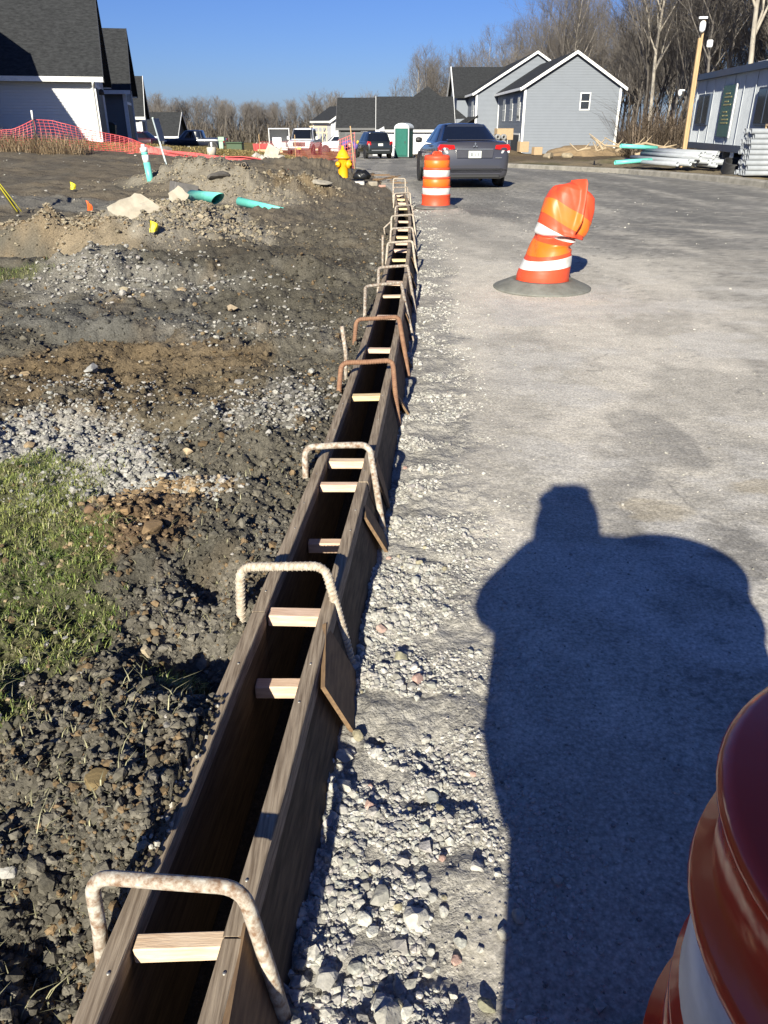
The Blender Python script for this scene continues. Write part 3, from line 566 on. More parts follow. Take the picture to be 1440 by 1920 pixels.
# crushed drum
def crushed():
    x0, y0 = 1.70, 8.5; z0 = float(height([x0], [y0], False)[0])
    r = empty('crushed_traffic_drum', (x0, y0, z0), 0, 'crushed and twisted orange and white traffic drum leaning right on the dusty road', 'traffic drum', 'orange and white traffic drums')
    T = [0, .10, .17, .27, .33, .40, .455, .49, .53, .60, .68, .76, .84, .90, .95, .985, 1.0]
    CX = [0, .0, .01, .035, .05, .065, .080, .085, .095, .125, .155, .185, .21, .225, .215, .20, .20]
    ZZ = [.04, .12, .18, .27, .32, .39, .445, .475, .485, .54, .61, .69, .77, .825, .855, .868, .87]
    HW = [.283, .278, .272, .252, .238, .22, .205, .20, .205, .225, .235, .240, .225, .205, .17, .09, .005]
    HD = [.283, .283, .28, .29, .29, .28, .26, .22, .23, .25, .25, .24, .22, .19, .14, .07, .005]
    TI = [0, .01, .06, .13, .16, .14, .10, .04, -.04, -.26, -.40, -.44, -.36, -.26, -.2, -.1, 0]
    def S(th, t, off=0):
        g = lambda A: float(np.interp(t, T, A)); hw, hd = g(HW), g(HD)
        c, s = math.cos(th), math.sin(th); tp = t - .055 * (1 + c) * math.exp(-((t - .56) / .16) ** 2)
        n1 = float(vnoise(math.cos(th) * 1.3 + 5, math.sin(th) * 1.3 + t * 4, 900)) - .5
        n2 = abs(2 * float(vnoise(math.cos(th + t * 2.5) * 2.2 + 9, math.sin(th + t * 2.5) * 2.2 + t * 3.0, 911)) - 1)
        k = float(np.interp(t, [0, .15, .3, 1], [.0, .08, .5, 1]))
        cr1 = abs(((th + t * 4.2 + 2.2) % 2.1) / 2.1 - .5) * 2; rr = 1 + k * (.16 * n1 - .05 * (1 - n2)) - .07 * k * max(0, 1 - cr1 * 3.2)
        # deep fold running across the front
        front = math.exp(-((((th - (-1.1)) + math.pi) % (2 * math.pi) - math.pi) / .9) ** 2)
        rr -= .46 * (front + .04) * math.exp(-((tp - .475) / .020) ** 2) - .16 * front * math.exp(-((tp - .425) / .03) ** 2) - .10 * math.exp(-((tp - .53) / .03) ** 2)
        right = math.exp(-((((th + .25) + math.pi) % (2 * math.pi) - math.pi) / .5) ** 2)
        rr -= .18 * right * math.exp(-((t - .40) / .05) ** 2)
        # raised lip and hollow at the top right
        lip = (((th + 1.12) + math.pi) % (2 * math.pi) - math.pi)
        rr += (.26 * math.exp(-(lip / .10) ** 2) - .50 * math.exp(-((lip - .34) / .20) ** 2) + .24 * math.exp(-((lip - 1.12) / .34) ** 2)) * float(np.interp(t, [.60, .72, .93, 1], [0, 1, .9, 0]))
        x = g(CX) + (hw * rr + off) * c; y = (hd * rr + off) * s
        z = 1.16 * float(np.interp(tp, T, ZZ)) + g(TI) * hw * rr * c + .11 * math.exp(-(lip / .13) ** 2) * float(np.interp(t, [.80, .92, 1], [0, 1, .2])) + .03 * k * n1 + .04 * (s * -1) * float(np.interp(t, [.5, .9], [0, 1]))
        return (x, y, max(z, .03))
    NT = 200
    def patch(t0, t1, off, n):
        return [[S(2 * math.pi * k / NT, t0 + (t1 - t0) * i / n, off) for k in range(NT)] for i in range(n + 1)]
    MB().grid(patch(0, 1, 0, 110), closed=True).build('drum_body', m_or, r)
    for nm, a, b, m in (('white_band', .185, .285, m_wh), ('orange_band', .335, .455, m_sh), ('white_band', .51, .585, m_wh), ('orange_band', .655, .765, m_sh)):
        rows = patch(a, b, .0022, 14); MB().grid(rows, closed=True).build(nm, m, r)
    MB().lathe([(.52, .002), (.52, .012), (.51, .020), (.42, .058), (.34, .092), (.31, .10), (.29, .06)], n=64).build('rubber_base', mat('drum_rubber_base_dusty', (.19, .19, .17), .85, (.12, .12, .105), scale=5, bump=.002, bscale=40), r)
    return r
crushed()

# ---------------------------------------------------------------- people
def skin(name, pts, edges, m, parent=None, sub=1, root=0):
    me = bpy.data.meshes.new(name); me.from_pydata([p[:3] for p in pts], edges, []); o = bpy.data.objects.new(name, me); COL.objects.link(o)
    md = o.modifiers.new('skin', 'SKIN'); md.use_smooth_shade = True
    for i, p in enumerate(pts): me.skin_vertices[0].data[i].radius = (p[3], p[4] if len(p) > 4 else p[3]); me.skin_vertices[0].data[i].use_root = (i == root)
    s = o.modifiers.new('sub', 'SUBSURF'); s.levels = sub; s.render_levels = sub
    me.materials.append(m); o.parent = parent; return o
m_skin = mat('skin', (.55, .33, .24), .55, (.50, .29, .21), scale=6)
def chain(P, E, pts, start=None):
    prev = start
    for p in pts:
        P.append(p); i = len(P) - 1
        if prev is not None: E.append((prev, i))
        prev = i
    return prev
def person(name, label, x, y, z0, J, cols, cap=None, hair=(.08, .05, .03), fingers=True):
    """J: joint positions in local space: pelvis chest neck head_base head_top face, sh/el/wr/hand L R, hip/kn/an/toe L R"""
    r = empty(name, (x, y, z0), 0, label, 'person')
    P = []; E = []; V3 = lambda k: J[k]
    pel = chain(P, E, [(*J['pelvis'], .12, .10)]); sp = chain(P, E, [(*J['waist'], .11, .09), (*J['chest'], .13, .10)], pel)
    nk = chain(P, E, [(*J['neck'], .058), (*J['chin'], .066, .072), (*J['brow'], .078, .092), (*J['crown'], .062, .072)], sp)
    for s in 'LR':
        ch = chain(P, E, [(*J['sh' + s], .056), (*J['el' + s], .042), (*J['wr' + s], .027), (*J['palm' + s], .032, .018)], sp)
        if fingers:
            W = Vector(J['wr' + s]); H_ = Vector(J['palm' + s]); t = (H_ - W).normalized(); sd_ = Vector(J.get('side' + s, (0, 0, 1))); sd_ = (sd_ - t * sd_.dot(t)).normalized(); nn = Vector(J['curl' + s])
            for k, L in enumerate((.066, .074, .070, .056)):
                b = H_ + t * .030 + sd_ * (.026 - .0175 * k); p1 = b + t * L * .45; p2 = p1 + (t * .7 + nn * .6).normalized() * L * .35; p3 = p2 + (t * .2 + nn).normalized() * L * .28
                chain(P, E, [(*b, .009), (*p1, .0085), (*p2, .0078), (*p3, .0065)], ch)
            b = W + t * .035 + sd_ * .026; p1 = b + (t * .5 + sd_ + nn * .4).normalized() * .032; p2 = p1 + (t + nn * .5).normalized() * .028; chain(P, E, [(*b, .011), (*p1, .0095), (*p2, .0075)], ch - 1)
        chain(P, E, [(*J['hip' + s], .085), (*J['kn' + s], .056), (*J['an' + s], .038), (*J['toe' + s], .035)], pel)
    skin('body', P, E, m_skin, r, 1)
    P = []; E = []; a = chain(P, E, [(J['pelvis'][0], J['pelvis'][1] - .03, J['pelvis'][2] - .16, cols[3][0]), (*J['waist'], cols[3][1]), (*J['chest'], cols[3][2]), (*J['neck'], .105)])
    for s in 'LR': chain(P, E, [(*J['sh' + s], .105), (*J['el' + s], .090), (*J['wr' + s], .055)], 2)
    skin('jacket', P, E, cols[0], r, 1)
    if fingers: skin('hood', [(-.015, -.02, 1.42, .175), (-.02, -.02, 1.52, .162), (-.03, -.03, 1.63, .150), (-.03, -.03, 1.70, .075)], [(0, 1), (1, 2), (2, 3)], cols[0], r, 1)  # unseen hood added to fill out the head in the cast shadow
    P = []; E = []; chain(P, E, [(*J['pelvis'], .155, .13)])
    for s in 'LR': chain(P, E, [(*J['hip' + s], .12), (*J['kn' + s], .095), (*J['an' + s], .075)], 0)
    skin('trousers', P, E, cols[1], r, 1)
    for s in 'LR':
        a = Vector(J['an' + s]); t = Vector(J['toe' + s]); skin('boot', [(a.x, a.y, a.z + .04, .055), (a.x, a.y, a.z - .03, .055), (t.x, t.y, t.z, .046)], [(0, 1), (1, 2)], cols[2], r, 1)
    cr = Vector(J['crown']); br = Vector(J['brow']); up = (cr - br).normalized(); fw = Vector(J['face']).normalized()
    if cap: 
        M = Matrix((fw.cross(up).normalized() * 1, fw, up)).transposed(); mb = MB().lathe([(.096, -.03), (.102, .0), (.098, .035), (.082, .068), (.056, .092), (.028, .105), (0, .108)], n=24); mb.xf(Matrix.Diagonal((1.25, 1.2, .9, 1))); mb.xf(M.to_4x4()); mb.build('cap', cap, r, tuple(br + up * .02))
    else: skin('hair', [(*(br + up * .03 - fw * .03), .088, .095), (*(cr - fw * .01), .07, .078)], [(0, 1)], mat('hair_dark', hair, .6), r, 1)
    # face: nose, eyes, mouth, ears
    side = fw.cross(up).normalized(); c = br - up * .02
    fb = MB(); fb.lathe([(.017, 0), (.013, .02), (.0, .032)], tuple(c + fw * .088 - up * .035), 10, M=fw.to_track_quat('Z', 'Y').to_matrix()); fb.build('nose', m_skin, r)
    for sg in (-1, 1):
        MB().lathe([(0, -.011), (.009, -.006), (.011, 0), (.009, .006), (0, .011)], tuple(c + fw * .082 + side * .032 * sg), 12).build('eye', mat('eye_white', (.75, .75, .75), .2), r)
        MB().lathe([(0, -.03), (.010, -.02), (.013, 0), (.010, .02), (0, .03)], tuple(c + side * .086 * sg - up * .01), 10).build('ear', m_skin, r)
    MB().box((0, 0, 0), (.045, .008, .009), bev=.003).xf(Matrix.Translation(c + fw * .086 - up * .072)).build('mouth', mat('lips', (.42, .16, .13), .5), r)
    return r
m_jk = mat('jacket_cloth', (.10, .11, .13), .85, bump=.002, bscale=30); m_jn = mat('denim', (.07, .09, .15), .85, (.05, .065, .11), scale=30); m_bt = mat('boot_leather', (.16, .10, .06), .6)
JP = dict(pelvis=(-.01, -.06, .92), waist=(-.02, -.06, 1.05), chest=(.04, -.04, 1.26), neck=(0.0, .02, 1.475), chin=(-.02, .03, 1.53), brow=(-.03, .03, 1.615), crown=(-.035, .01, 1.655), face=(0, 1, -.3),
          shL=(-.19, 0, 1.31), elL=(-.295, .03, 1.17), wrL=(-.06, .20, 1.36), palmL=(-.045, .235, 1.44), sideL=(-.5, 0, 1), curlL=(1, .2, 0), shR=(.29, 0, 1.36), elR=(.34, .05, 1.17), wrR=(.09, .20, 1.38), palmR=(.05, .235, 1.46), sideR=(.5, 0, 1), curlR=(-1, .2, 0),
          hipL=(.0, 0, .86), knL=(.03, .02, .48), anL=(.04, 0, .09), toeL=(.02, .14, .045), hipR=(.16, 0, .86), knR=(.16, .02, .48), anR=(.20, 0, .09), toeR=(.23, .14, .045))
person('person', 'person in dark jacket and cap whose shadow falls on the road', 0.0, -.30, 0, JP, (m_jk, m_jn, m_bt, (.245, .245, .215)), cap=mat('cap_cloth', (.12, .12, .12), .9))
ph = MB().box((0, 0, 0), (.075, .009, .15), bev=.003).build('phone', mat('phone_black', (.02, .02, .02), .2), None, (0.004, -.030, 1.505)); ph.rotation_euler[0] = R(-26.8); meta(ph, 'black phone held up in both hands by the person with the cap', 'phone')

# ---------------------------------------------------------------- kerbs
m_conc = mat('concrete_kerb', (.36, .335, .29), .9, (.22, .205, .175), scale=3, bump=.004, bscale=25)
def kerb(name, pts, label, w_=.17, h=.14, zf=None):
    rows = []
    for i, (x, y) in enumerate(pts):
        a = Vector(pts[max(0, i - 1)]); b = Vector(pts[min(len(pts) - 1, i + 1)]); t = (b - a).normalized(); n = Vector((t.y, -t.x)); z = -0.02 * max(0, min(y, 120) - 25)
        f = lambda o, zz: (x + n.x * o, y + n.y * o, z + zz)
        rows.append([f(-w_ / 2, -.2), f(-w_ / 2, h - .02), f(-w_ / 2 + .02, h), f(w_ / 2 - .03, h), f(w_ / 2, h - .03), f(w_ / 2 + .02, -.2)])
    o = MB().grid(rows, smooth=False, closed=True).build(name, m_conc); return meta(o, label, 'kerb')
kerb('concrete_kerb', [(float(PX(y)), y) for y in np.arange(FORM_END + .3, 44, .6)], 'finished concrete kerb continuing left beyond the end of the timber forms')
kerb('concrete_kerb', [(float(curb_r(y)) + .02, y) for y in np.arange(60, 3, -.7)], 'concrete kerb on the far right side of the road in front of the pipes', .32, .17)

# ---------------------------------------------------------------- houses
m_shin = mat('asphalt_shingles', (.040, .042, .045), .92, (.020, .021, .023), scale=4.5, bump=.01, bscale=8, stretch=(1, 1, 3), spec=.2)
def siding(name, col):
    return mat(name, col, .6, tuple(c * .95 for c in col), scale=1.2, spec=.3)
    m = mat(name, col, .6, tuple(c * .93 for c in col), scale=1.2, spec=.3); n = m.node_tree; N = n.nodes; b = N['Principled BSDF']
    tc = N.new('ShaderNodeTexCoord'); wv = N.new('ShaderNodeTexWave'); wv.wave_type = 'BANDS'; wv.bands_direction = 'Z'; wv.wave_profile = 'SAW'; wv.inputs['Scale'].default_value = 1 / (2 * math.pi * .115) * 1.98
    n.links.new(tc.outputs['Object'], wv.inputs[0]); bp = N.new('ShaderNodeBump'); bp.inputs['Distance'].default_value = .018; bp.inputs['Strength'].default_value = 1; bp.invert = True
    n.links.new(wv.outputs[1], bp.inputs['Height']); n.links.new(bp.outputs[0], b.inputs['Normal']); return m
m_trim = mat('white_trim', (.80, .80, .80), .5); m_glass = mat('window_glass', (.03, .035, .045), .08, spec=.6); m_dark = mat('dark_door', (.035, .036, .04), .6)
s_white = siding('siding_white', (.70, .70, .71)); s_blue = siding('siding_blue_grey', (.185, .205, .240)); s_grey = siding('siding_grey', (.16, .165, .17)); s_lgrey = siding('siding_light_grey', (.50, .51, .54)); s_char = siding('siding_charcoal', (.075, .078, .082))
def house(label, x, y, z, rz, w_, d, h, pitch, ridge, wall, oh=.4, trim=m_trim, rake=None, wins=(), doors=(), cat='house', group='new houses along the street', found=.25, hip=None):
    """local frame: front wall y=0, x from -w to 0, depth d; ridge 'x' = eaves to the front, 'y' = gable to the front"""
    r = empty('house', (x, y, z), R(rz), label, cat, group)
    rise = (d / 2 if ridge == 'x' else w_ / 2) * pitch
    wm = MB()
    if ridge == 'x': wm.prism([(0, 0, -1.5), (0, d, -1.5), (0, d, h), (0, d / 2, h + rise), (0, 0, h)], (-w_, 0, 0))
    else: wm.prism([(0, 0, -1.5), (0, 0, h), (-w_ / 2, 0, h + rise), (-w_, 0, h), (-w_, 0, -1.5)], (0, d, 0))
    zz = .0; cs = .125; top = h + (rise if ridge == 'y' else 0)
    while zz < top - .02:     # lapped clapboards on the front and the street side
        e0 = 0 if zz + cs <= h else (zz + cs - h) / pitch + .01
        if w_ - 2 * e0 > .1: wm.prism([(-e0, -.038, zz), (-e0, -.008, zz + cs - .016), (-e0, .01, zz + cs - .016), (-e0, .01, zz)], (-(w_ - 2 * e0), 0, 0))
        if zz + cs <= h: wm.prism([(-w_ - .026, 0, zz), (-w_ - .003, 0, zz + cs - .004), (-w_ + .01, 0, zz + cs - .004), (-w_ + .01, 0, zz)], (0, d, 0)); wm.prism([(.026, 0, zz), (.003, 0, zz + cs - .004), (-.01, 0, zz + cs - .004), (-.01, 0, zz)], (0, d, 0))
        zz += cs
    wm.build('wall', wall, r)
    t = .16; rf = MB(); e = oh; pcs = []; piece = lambda nm, mm, mb: pcs.append((nm, mm, mb))
    if ridge == 'x':
        for sg in (0, 1):
            Y = lambda q: q if sg == 0 else d - q
            rf.prism([(e, Y(-e), h - e * pitch + .03), (e, Y(d / 2), h + rise + .03), (e, Y(d / 2), h + rise + .03 + t), (e, Y(-e), h - e * pitch + .03 + t)], (-w_ - 2 * e, 0, 0))
            piece('fascia', trim, MB().box((-w_ / 2, Y(-e - .02), h - e * pitch + .07), (w_ + 2 * e, .04, .20)))
        for X in (e + .015, -w_ - e - .015):
            for sg in (0, 1):
                Y = lambda q: q if sg == 0 else d - q
                piece('rake_board', rake or trim, MB().prism([(X - .02, Y(-e - .04), h - e * pitch - .06), (X - .02, Y(d / 2), h + rise - .02), (X - .02, Y(d / 2), h + rise + .21), (X - .02, Y(-e - .04), h - e * pitch + .17)], (.04, 0, 0)))
    else:
        for sg in (0, 1):
            X = lambda q: -q if sg == 0 else -w_ + q
            rf.prism([(X(-e), -e, h - e * pitch + .03), (X(w_ / 2), -e, h + rise + .03), (X(w_ / 2), -e, h + rise + .03 + t), (X(-e), -e, h - e * pitch + .03 + t)], (0, d + 2 * e, 0))
            piece('rake_board', trim, MB().prism([(X(-e - .03), -e - .05, h - e * pitch - .10), (X(w_ / 2), -e - .05, h + rise - .06), (X(w_ / 2), -e - .05, h + rise + .21), (X(-e - .03), -e - .05, h - e * pitch + .17)], (0, .05, 0)))
            piece('fascia', trim, MB().box((X(-e - .02), d / 2, h - e * pitch + .07), (.12, d + 2 * e, .22)))
    ro = rf.build('roof', m_shin, r); [mb.build(nm, mm, ro) for nm, mm, mb in pcs]
    for X in (.0, -w_):
        for Y in (0, d): MB().box((X, Y, h / 2 - .6), (.20, .20, h + 1.15)).build('corner_trim', trim, r)
    if found: MB().box((-w_ / 2, d / 2, -1.2), (w_ + .03, d + .03, 2.4 + found * 2 - .5)).build('foundation', m_conc, r)
    def place(face, u, zc, ww, hh, dpt):
        if face == 'F': return (u, -dpt, zc), (ww, .06, hh), (0, -1)
        if face == 'L': return (-w_ - dpt, u, zc), (.06, ww, hh), (-1, 0)
        return (dpt, u, zc), (.06, ww, hh), (1, 0)
    for (face, u, zc, ww, hh) in wins:
        c, s, n = place(face, u, zc, ww + .2, hh + .2, .02); fo = MB().box(c, s).build('window', trim, r)
        c, s, n = place(face, u, zc, ww, hh, .035); MB().box(c, s).build('pane', m_glass, fo)
        c, s, n = place(face, u, zc, ww, .05, .05); MB().box(c, s).build('sash_bar', trim, fo)
    for (face, u, zc, ww, hh, mm) in doors:
        c, s, n = place(face, u, zc, ww + .3, hh + .3, .02); fo = MB().box(c, s).build('door_frame', trim, r)
        c, s, n = place(face, u, zc, ww, hh, .035); MB().box(c, s).build('garage_door', mm, fo)
    return r
h1 = house('white sided house wing with steep dark roof, nearest of the houses on the left', -13.25, 40, .82, 15, 6.2, 6.8, 2.98, 1.05, 'x', s_white, .5, rake=m_dark, doors=[('R', 3.4, 1.15, 4.6, 2.2, m_dark)], wins=[], found=.1)
dn = MB(); dn.tube([(.06, -.62, 2.45), (.02, -.25, 2.3), (.0, -.08, 2.2), (.0, -.08, .1)], .05, 8); dn.build('downspout', m_trim, h1)
lp = MB().lathe([(.03, .25), (.10, .2), (.13, .0), (.02, .02)], (.28, .9, 1.95), 12).build('wall_lamp', m_dark, h1)
house('grey sided house wing with dark roof, second of the houses on the left', -15.15, 51, .45, 13, 6.5, 6.4, 3.05, .93, 'x', s_grey, .4, rake=m_dark, doors=[('R', 3.1, 1.1, 3.8, 2.1, m_dark)], found=.1)
house('narrow grey house wing with dark roof, third of the houses on the left', -20.6, 73, -.5, 12, 5, 6.6, 2.75, .85, 'x', s_lgrey, .4, doors=[('R', 3, 1.2, 3.6, 2.1, m_dark)], found=.1)
house('low house mostly hidden by its plain dark roof, behind the black pickup truck', -24.6, 101, -2.3, 0, 10, 5.2, 2.7, .85, 'x', s_char, .4, found=.1)
house('small pale gabled house just behind the cab of the black pickup truck', -28.0, 122, -2.2, 35, 5, 6, 2.5, .8, 'y', s_lgrey, .3, found=.1)
# house just outside the left edge: its gable throws the slanting shadow over the white wall
house('tall white house outside the left edge whose roof shades the white garage wall', -16.9, 29.2, 1.0, 0, 8.4, 7.0, 4.9, .74, 'y', s_white, .3, found=.1)
# main body of the first house, left of the garage wing
house('taller body of the white house at the left edge of the view', -19.15, 39.4, 1.0, 10, 9, 11, 5.6, .75, 'x', s_lgrey, .35, found=.1, wins=[('F', -3, 2, 1.2, 1.6)])
# street houses ahead
house('dark roofed charcoal house straight ahead behind the dark sport utility car', -.15, 86, -1.5, 0, 4.3, 7.4, 2.75, .68, 'x', s_char, .35, trim=mat('dark_trim', (.10, .10, .105), .6), group=None, doors=[('F', -2.2, 1.1, 2.8, 2.1, mat('charcoal_garage_door', (.06, .062, .066), .6))])
hb = house('white walled house with broad dark hipped roof behind the green portable toilet', 6.2, 79, -1.4, 0, 6.6, 7.0, 2.55, .72, 'x', s_white, .35, group=None, doors=[], wins=[('F', -.9, 1.3, .9, 1.1)])
MB().add([(-6.3, 1.6, 3.4), (1.6, 1.6, 3.4), (1.6, 9.5, 3.4), (-6.3, 9.5, 3.4), (-2.0, 5.2, 6.2)], [(0, 1, 4), (1, 2, 4), (2, 3, 4), (3, 0, 4)]).build('hip_roof', m_shin, hb)
MB().prism([(-7.25, -.5, 0), (-7.25, -.5, 2.2), (-6.2, -.5, 2.75), (-5.7, -.5, 0)], (0, .45, 0)).build('entrance_wall', s_lgrey, hb)
house('pale grey house with white gable trim, seen between the timber frame and the charcoal house', -1.9, 104, -1.7, 20, 4.6, 8, 3.6, .62, 'y', s_lgrey, .35, group=None, found=.1)
g_win = [('L', 1.8 + k * 4.2, 4.15, 1.0, 1.75) for k in range(3)]
house('blue grey gabled townhouse with one small window, nearest of the right hand row', 21.6, 80, -1.45, 0, 8.7, 17.5, 6.05, .60, 'y', s_blue, .45, group='blue grey townhouses', wins=[('F', -3.15, 4.85, .75, 1.25)] + [('L', 3.0, 4.3, 1.5, 1.9), ('L', 7.8, 4.3, 1.6, 1.9), ('L', 13.0, 4.3, 1.8, 1.9)], doors=[('L', 4.0, .9, 5.0, 2.3, m_dark), ('L', 12.0, .9, 5.6, 2.3, m_dark)])
u2 = house('taller blue grey townhouse with front windows and projecting gable, second of the right hand row', 23.2, 98, -1.6, 0, 12.8, 26, 6.3, .59, 'y', s_blue, .45, group='blue grey townhouses', wins=[('L', 3.5, 4.5, 2.6, 1.9), ('L', 15.5, 4.5, 1.2, 2.0), ('L', 23.0, 4.5, 2.2, 1.9)], doors=[('L', 5.0, .9, 6.0, 2.3, m_dark)])
MB().prism([(-14.2, 9.5, -1), (-14.2, 20, -1), (-14.2, 20, 6.1), (-14.2, 14.75, 9.2), (-14.2, 9.5, 6.1)], (1.5, 0, 0)).build('front_bay', s_blue, u2)
MB().prism([(-14.6, 9.0, 5.95), (-14.6, 14.75, 9.35), (-14.6, 14.75, 9.6), (-14.6, 8.9, 6.2)], (7, 0, 0)).prism([(-14.6, 20.5, 5.95), (-14.6, 14.75, 9.35), (-14.6, 14.75, 9.6), (-14.6, 20.6, 6.2)], (7, 0, 0)).build('bay_roof', m_shin, u2)
MB().prism([(-14.75, 8.8, 5.7), (-14.75, 14.75, 9.2), (-14.75, 14.75, 9.65), (-14.75, 8.8, 6.15)], (.12, 0, 0)).build('bay_fascia', m_trim, u2)
MB().prism([(-14.74, 20.7, 5.7), (-14.74, 14.78, 9.2), (-14.74, 14.78, 9.65), (-14.74, 20.7, 6.15)], (.12, 0, 0)).build('bay_fascia', m_trim, u2)
MB().prism([(-14.3, -.3, 2.9), (-14.3, 9.4, 2.9), (-12.6, 9.4, 3.9), (-12.6, -.3, 3.9)], (0, 0, .15)).build('porch_roof', m_shin, u2)
house('dark charcoal townhouse at the far end of the right hand row', 17.5, 132, -2, 0, 8.2, 10, 6.4, .85, 'y', s_char, .4, group=None, wins=[('F', -6.2, 4.6, 1, 1.8), ('F', -4.2, 4.6, 1, 1.8)], trim=m_trim)

# ---------------------------------------------------------------- office trailer
m_corr = mat('trailer_metal', (.50, .53, .565), .5, (.42, .45, .49), scale=1.5); m_navy = mat('trailer_trim', (.035, .055, .10), .5)
TA = Vector((13.65, 38.2)); TB = Vector((12.05, 21.5)); tdir = (TB - TA).normalized(); TLn = (TB - TA).length
tr_ = empty('office_trailer', (TA.x, TA.y, 0), math.atan2(tdir.y, tdir.x), 'pale corrugated metal site office trailer with dark blue trim at the right edge', 'office trailer')
rows = []; n = int(TLn / .10)
for i in range(n * 2 + 1):
    u = TLn * i / (n * 2); o = .035 * (1 if (i % 2) else -1) + (.02 if i % 24 == 0 else 0); rows.append([(u, -o, .84), (u, -o, 3.22)])
wl = MB().grid(rows, smooth=False); wl.box((TLn / 2, 1.6, 2.03), (TLn, 3.1, 2.4)); wl.build('wall', m_corr, tr_)
MB().box((TLn / 2, 1.5, 3.33), (TLn + .2, 3.4, .22)).build('roof_edge', m_navy, tr_)
MB().box((TLn / 2, 1.5, .74), (TLn + .05, 3.2, .24)).build('floor_beam', m_navy, tr_)
for k in range(13): wl = MB().box((k * 1.27 + .3, -.05, 2.03), (.035, .02, 2.36)).build('seam_batten', m_corr, tr_)
for u in (1.75, 9.35, 14.5):
    fo = MB().box((u, -.05, 2.1), (1.75, .11, 1.15)).build('window', m_navy, tr_); MB().box((u, -.08, 2.1), (1.6, .07, 1.03)).build('pane', m_glass, fo); MB().box((u, -.10, 2.1), (.07, .05, 1.03)).build('mullion', m_navy, fo)
for u in (1.2, 4.8, 8.6, 12.6): MB().box((u, .3, .38), (.35, .35, .5)).build('support_block', m_conc, tr_)
MB().box((TLn / 2, 1.7, .36), (TLn - 1, .1, .6)).build('underside_panel', m_dark, tr_)
MB().box((6.8, .6, 3.5), (.9, .5, .12)).build('roof_vent', m_trim, tr_); MB().lathe([(.10, 0), (.14, .1), (.10, .28), (0, .3)], (8.5, .5, 3.44), 12).build('roof_cap', m_trim, tr_)
tagp = MB().box((6.6, -.04, .52), (.42, .02, .5)).build('notice_plate', mat('plate_pale', (.45, .52, .58), .5, (.3, .38, .46), scale=6), tr_)
def on_tr(u, o, z): n_ = Vector((-tdir.y, tdir.x)); p = TA + tdir * u + n_ * (-o); return (p.x, p.y, z)
sg = empty('green_sign', on_tr(5.1, .09, 0), math.atan2(tdir.y, tdir.x), 'dark green site sign with rows of gold lettering fixed to the trailer wall', 'sign')
MB().box((0, 0, 2.0), (1.5, .03, 1.75)).build('panel', mat('sign_green', (.03, .12, .105), .5), sg); MB().box((.80, 0, 2.0), (.12, .04, 1.8)).build('edge_board', m_trim, sg)
for k, (zz, L, o) in enumerate([(2.60, .55, -.1), (2.48, .9, 0), (2.33, .5, -.12), (2.22, .95, 0), (1.98, .5, -.1), (1.85, .14, -.3), (1.85, .35, .1), (1.72, .8, 0), (1.60, .85, 0)]):
    MB().box((o, -.02, zz), (L, .012, .045)).build('lettering', mat('sign_gold', (.42, .38, .16), .6), sg)

# camera pole
m_post = mat('post_pine', (.50, .34, .18), .75, (.38, .25, .13), scale=3, stretch=(8, 8, 1), bump=.002, bscale=6)
pl = empty('camera_pole', (12.55, 35.6, float(height([12.75], [35.6], False)[0])), 0, 'tall tan timber post carrying white security cameras beside the office trailer', 'pole')
pm_ = Matrix.Rotation(R(-.8), 3, 'Y')
MB().box((0, 0, 2.35), (.10, .11, 4.8), bev=.01).xf(pm_.to_4x4()).build('lower_post', m_post, pl); MB().box((.10, .03, 2.95), (.08, .09, 5.0), bev=.01).xf(pm_.to_4x4()).build('upper_post', m_post, pl)
cmo = MB().box((.0, -.08, 5.42), (.34, .08, .08), bev=.01).xf(pm_.to_4x4()).build('camera_arm', m_trim, pl); MB().lathe([(.05, .20), (.11, .14), (.12, .02), (.12, -.03), (.11, -.12), (.06, -.19), (0, -.20)], (-.05, -.08, 5.12), 20).build('dome_camera', m_trim, cmo)
MB().box((.34, -.08, 4.55), (.22, .14, .26), bev=.03).build('junction_box', m_trim, pl)
c2 = MB().box((-.26, .5, 2.95), (.20, .06, .06), bev=.01).build('camera_arm', m_trim, pl); MB().lathe([(.04, .12), (.08, .08), (.08, -.05), (.04, -.12), (0, -.13)], (-.34, .5, 2.86), 16).build('dome_camera', m_trim, c2)

# ---------------------------------------------------------------- pipes on the right verge
m_gpipe = mat('grey_conduit', (.36, .38, .41), .45, (.30, .32, .345), scale=4); m_teal = mat('turquoise_pipe', (.16, .62, .52), .42, (.13, .52, .44), scale=6); m_bpipe = mat('black_pipe', (.02, .02, .022), .6)
def pipe_mesh(L, ro, ri, m, name='pipe', n=20, cut=0):
    rows = []
    for (r, x, f) in ((ri, 0, 0), (ro, 0, 0), (ro, L, 1), (ri, L, 1), (ri, 0, 0)): rows.append([(x + (cut * math.cos(2 * math.pi * k / n) if f else 0), r * math.sin(2 * math.pi * k / n), r * math.cos(2 * math.pi * k / n)) for k in range(n)])
    return MB().grid(rows, closed=True).build(name, m)
proto = pipe_mesh(3.1, .078, .066, m_gpipe, 'conduit_pipe'); meta(proto, 'grey plastic conduit pipe in the loose heap on the verge, open end facing the road', 'pipe', 'loose grey pipes heaped on the verge')
rg = random.Random(4); first = True; spots = []
for lay, (n, x0) in enumerate([(11, 9.9), (9, 10.1), (6, 10.3), (3, 10.4)]):
    for k in range(n):
        o = proto if first else proto.copy()
        if not first: COL.objects.link(o)
        first = False; u_ = k * .155 + lay * .09; o.location = (x0 - .1 + u_ * 1.0 + rg.uniform(-.1, .1), 34.5 + u_ * .05 + rg.uniform(-.55, .35), .22 + lay * .13 + rg.uniform(0, .02)); o.rotation_euler = (0, R(rg.uniform(-.5, 1.2)), R(-58 + rg.uniform(-13, 13)))
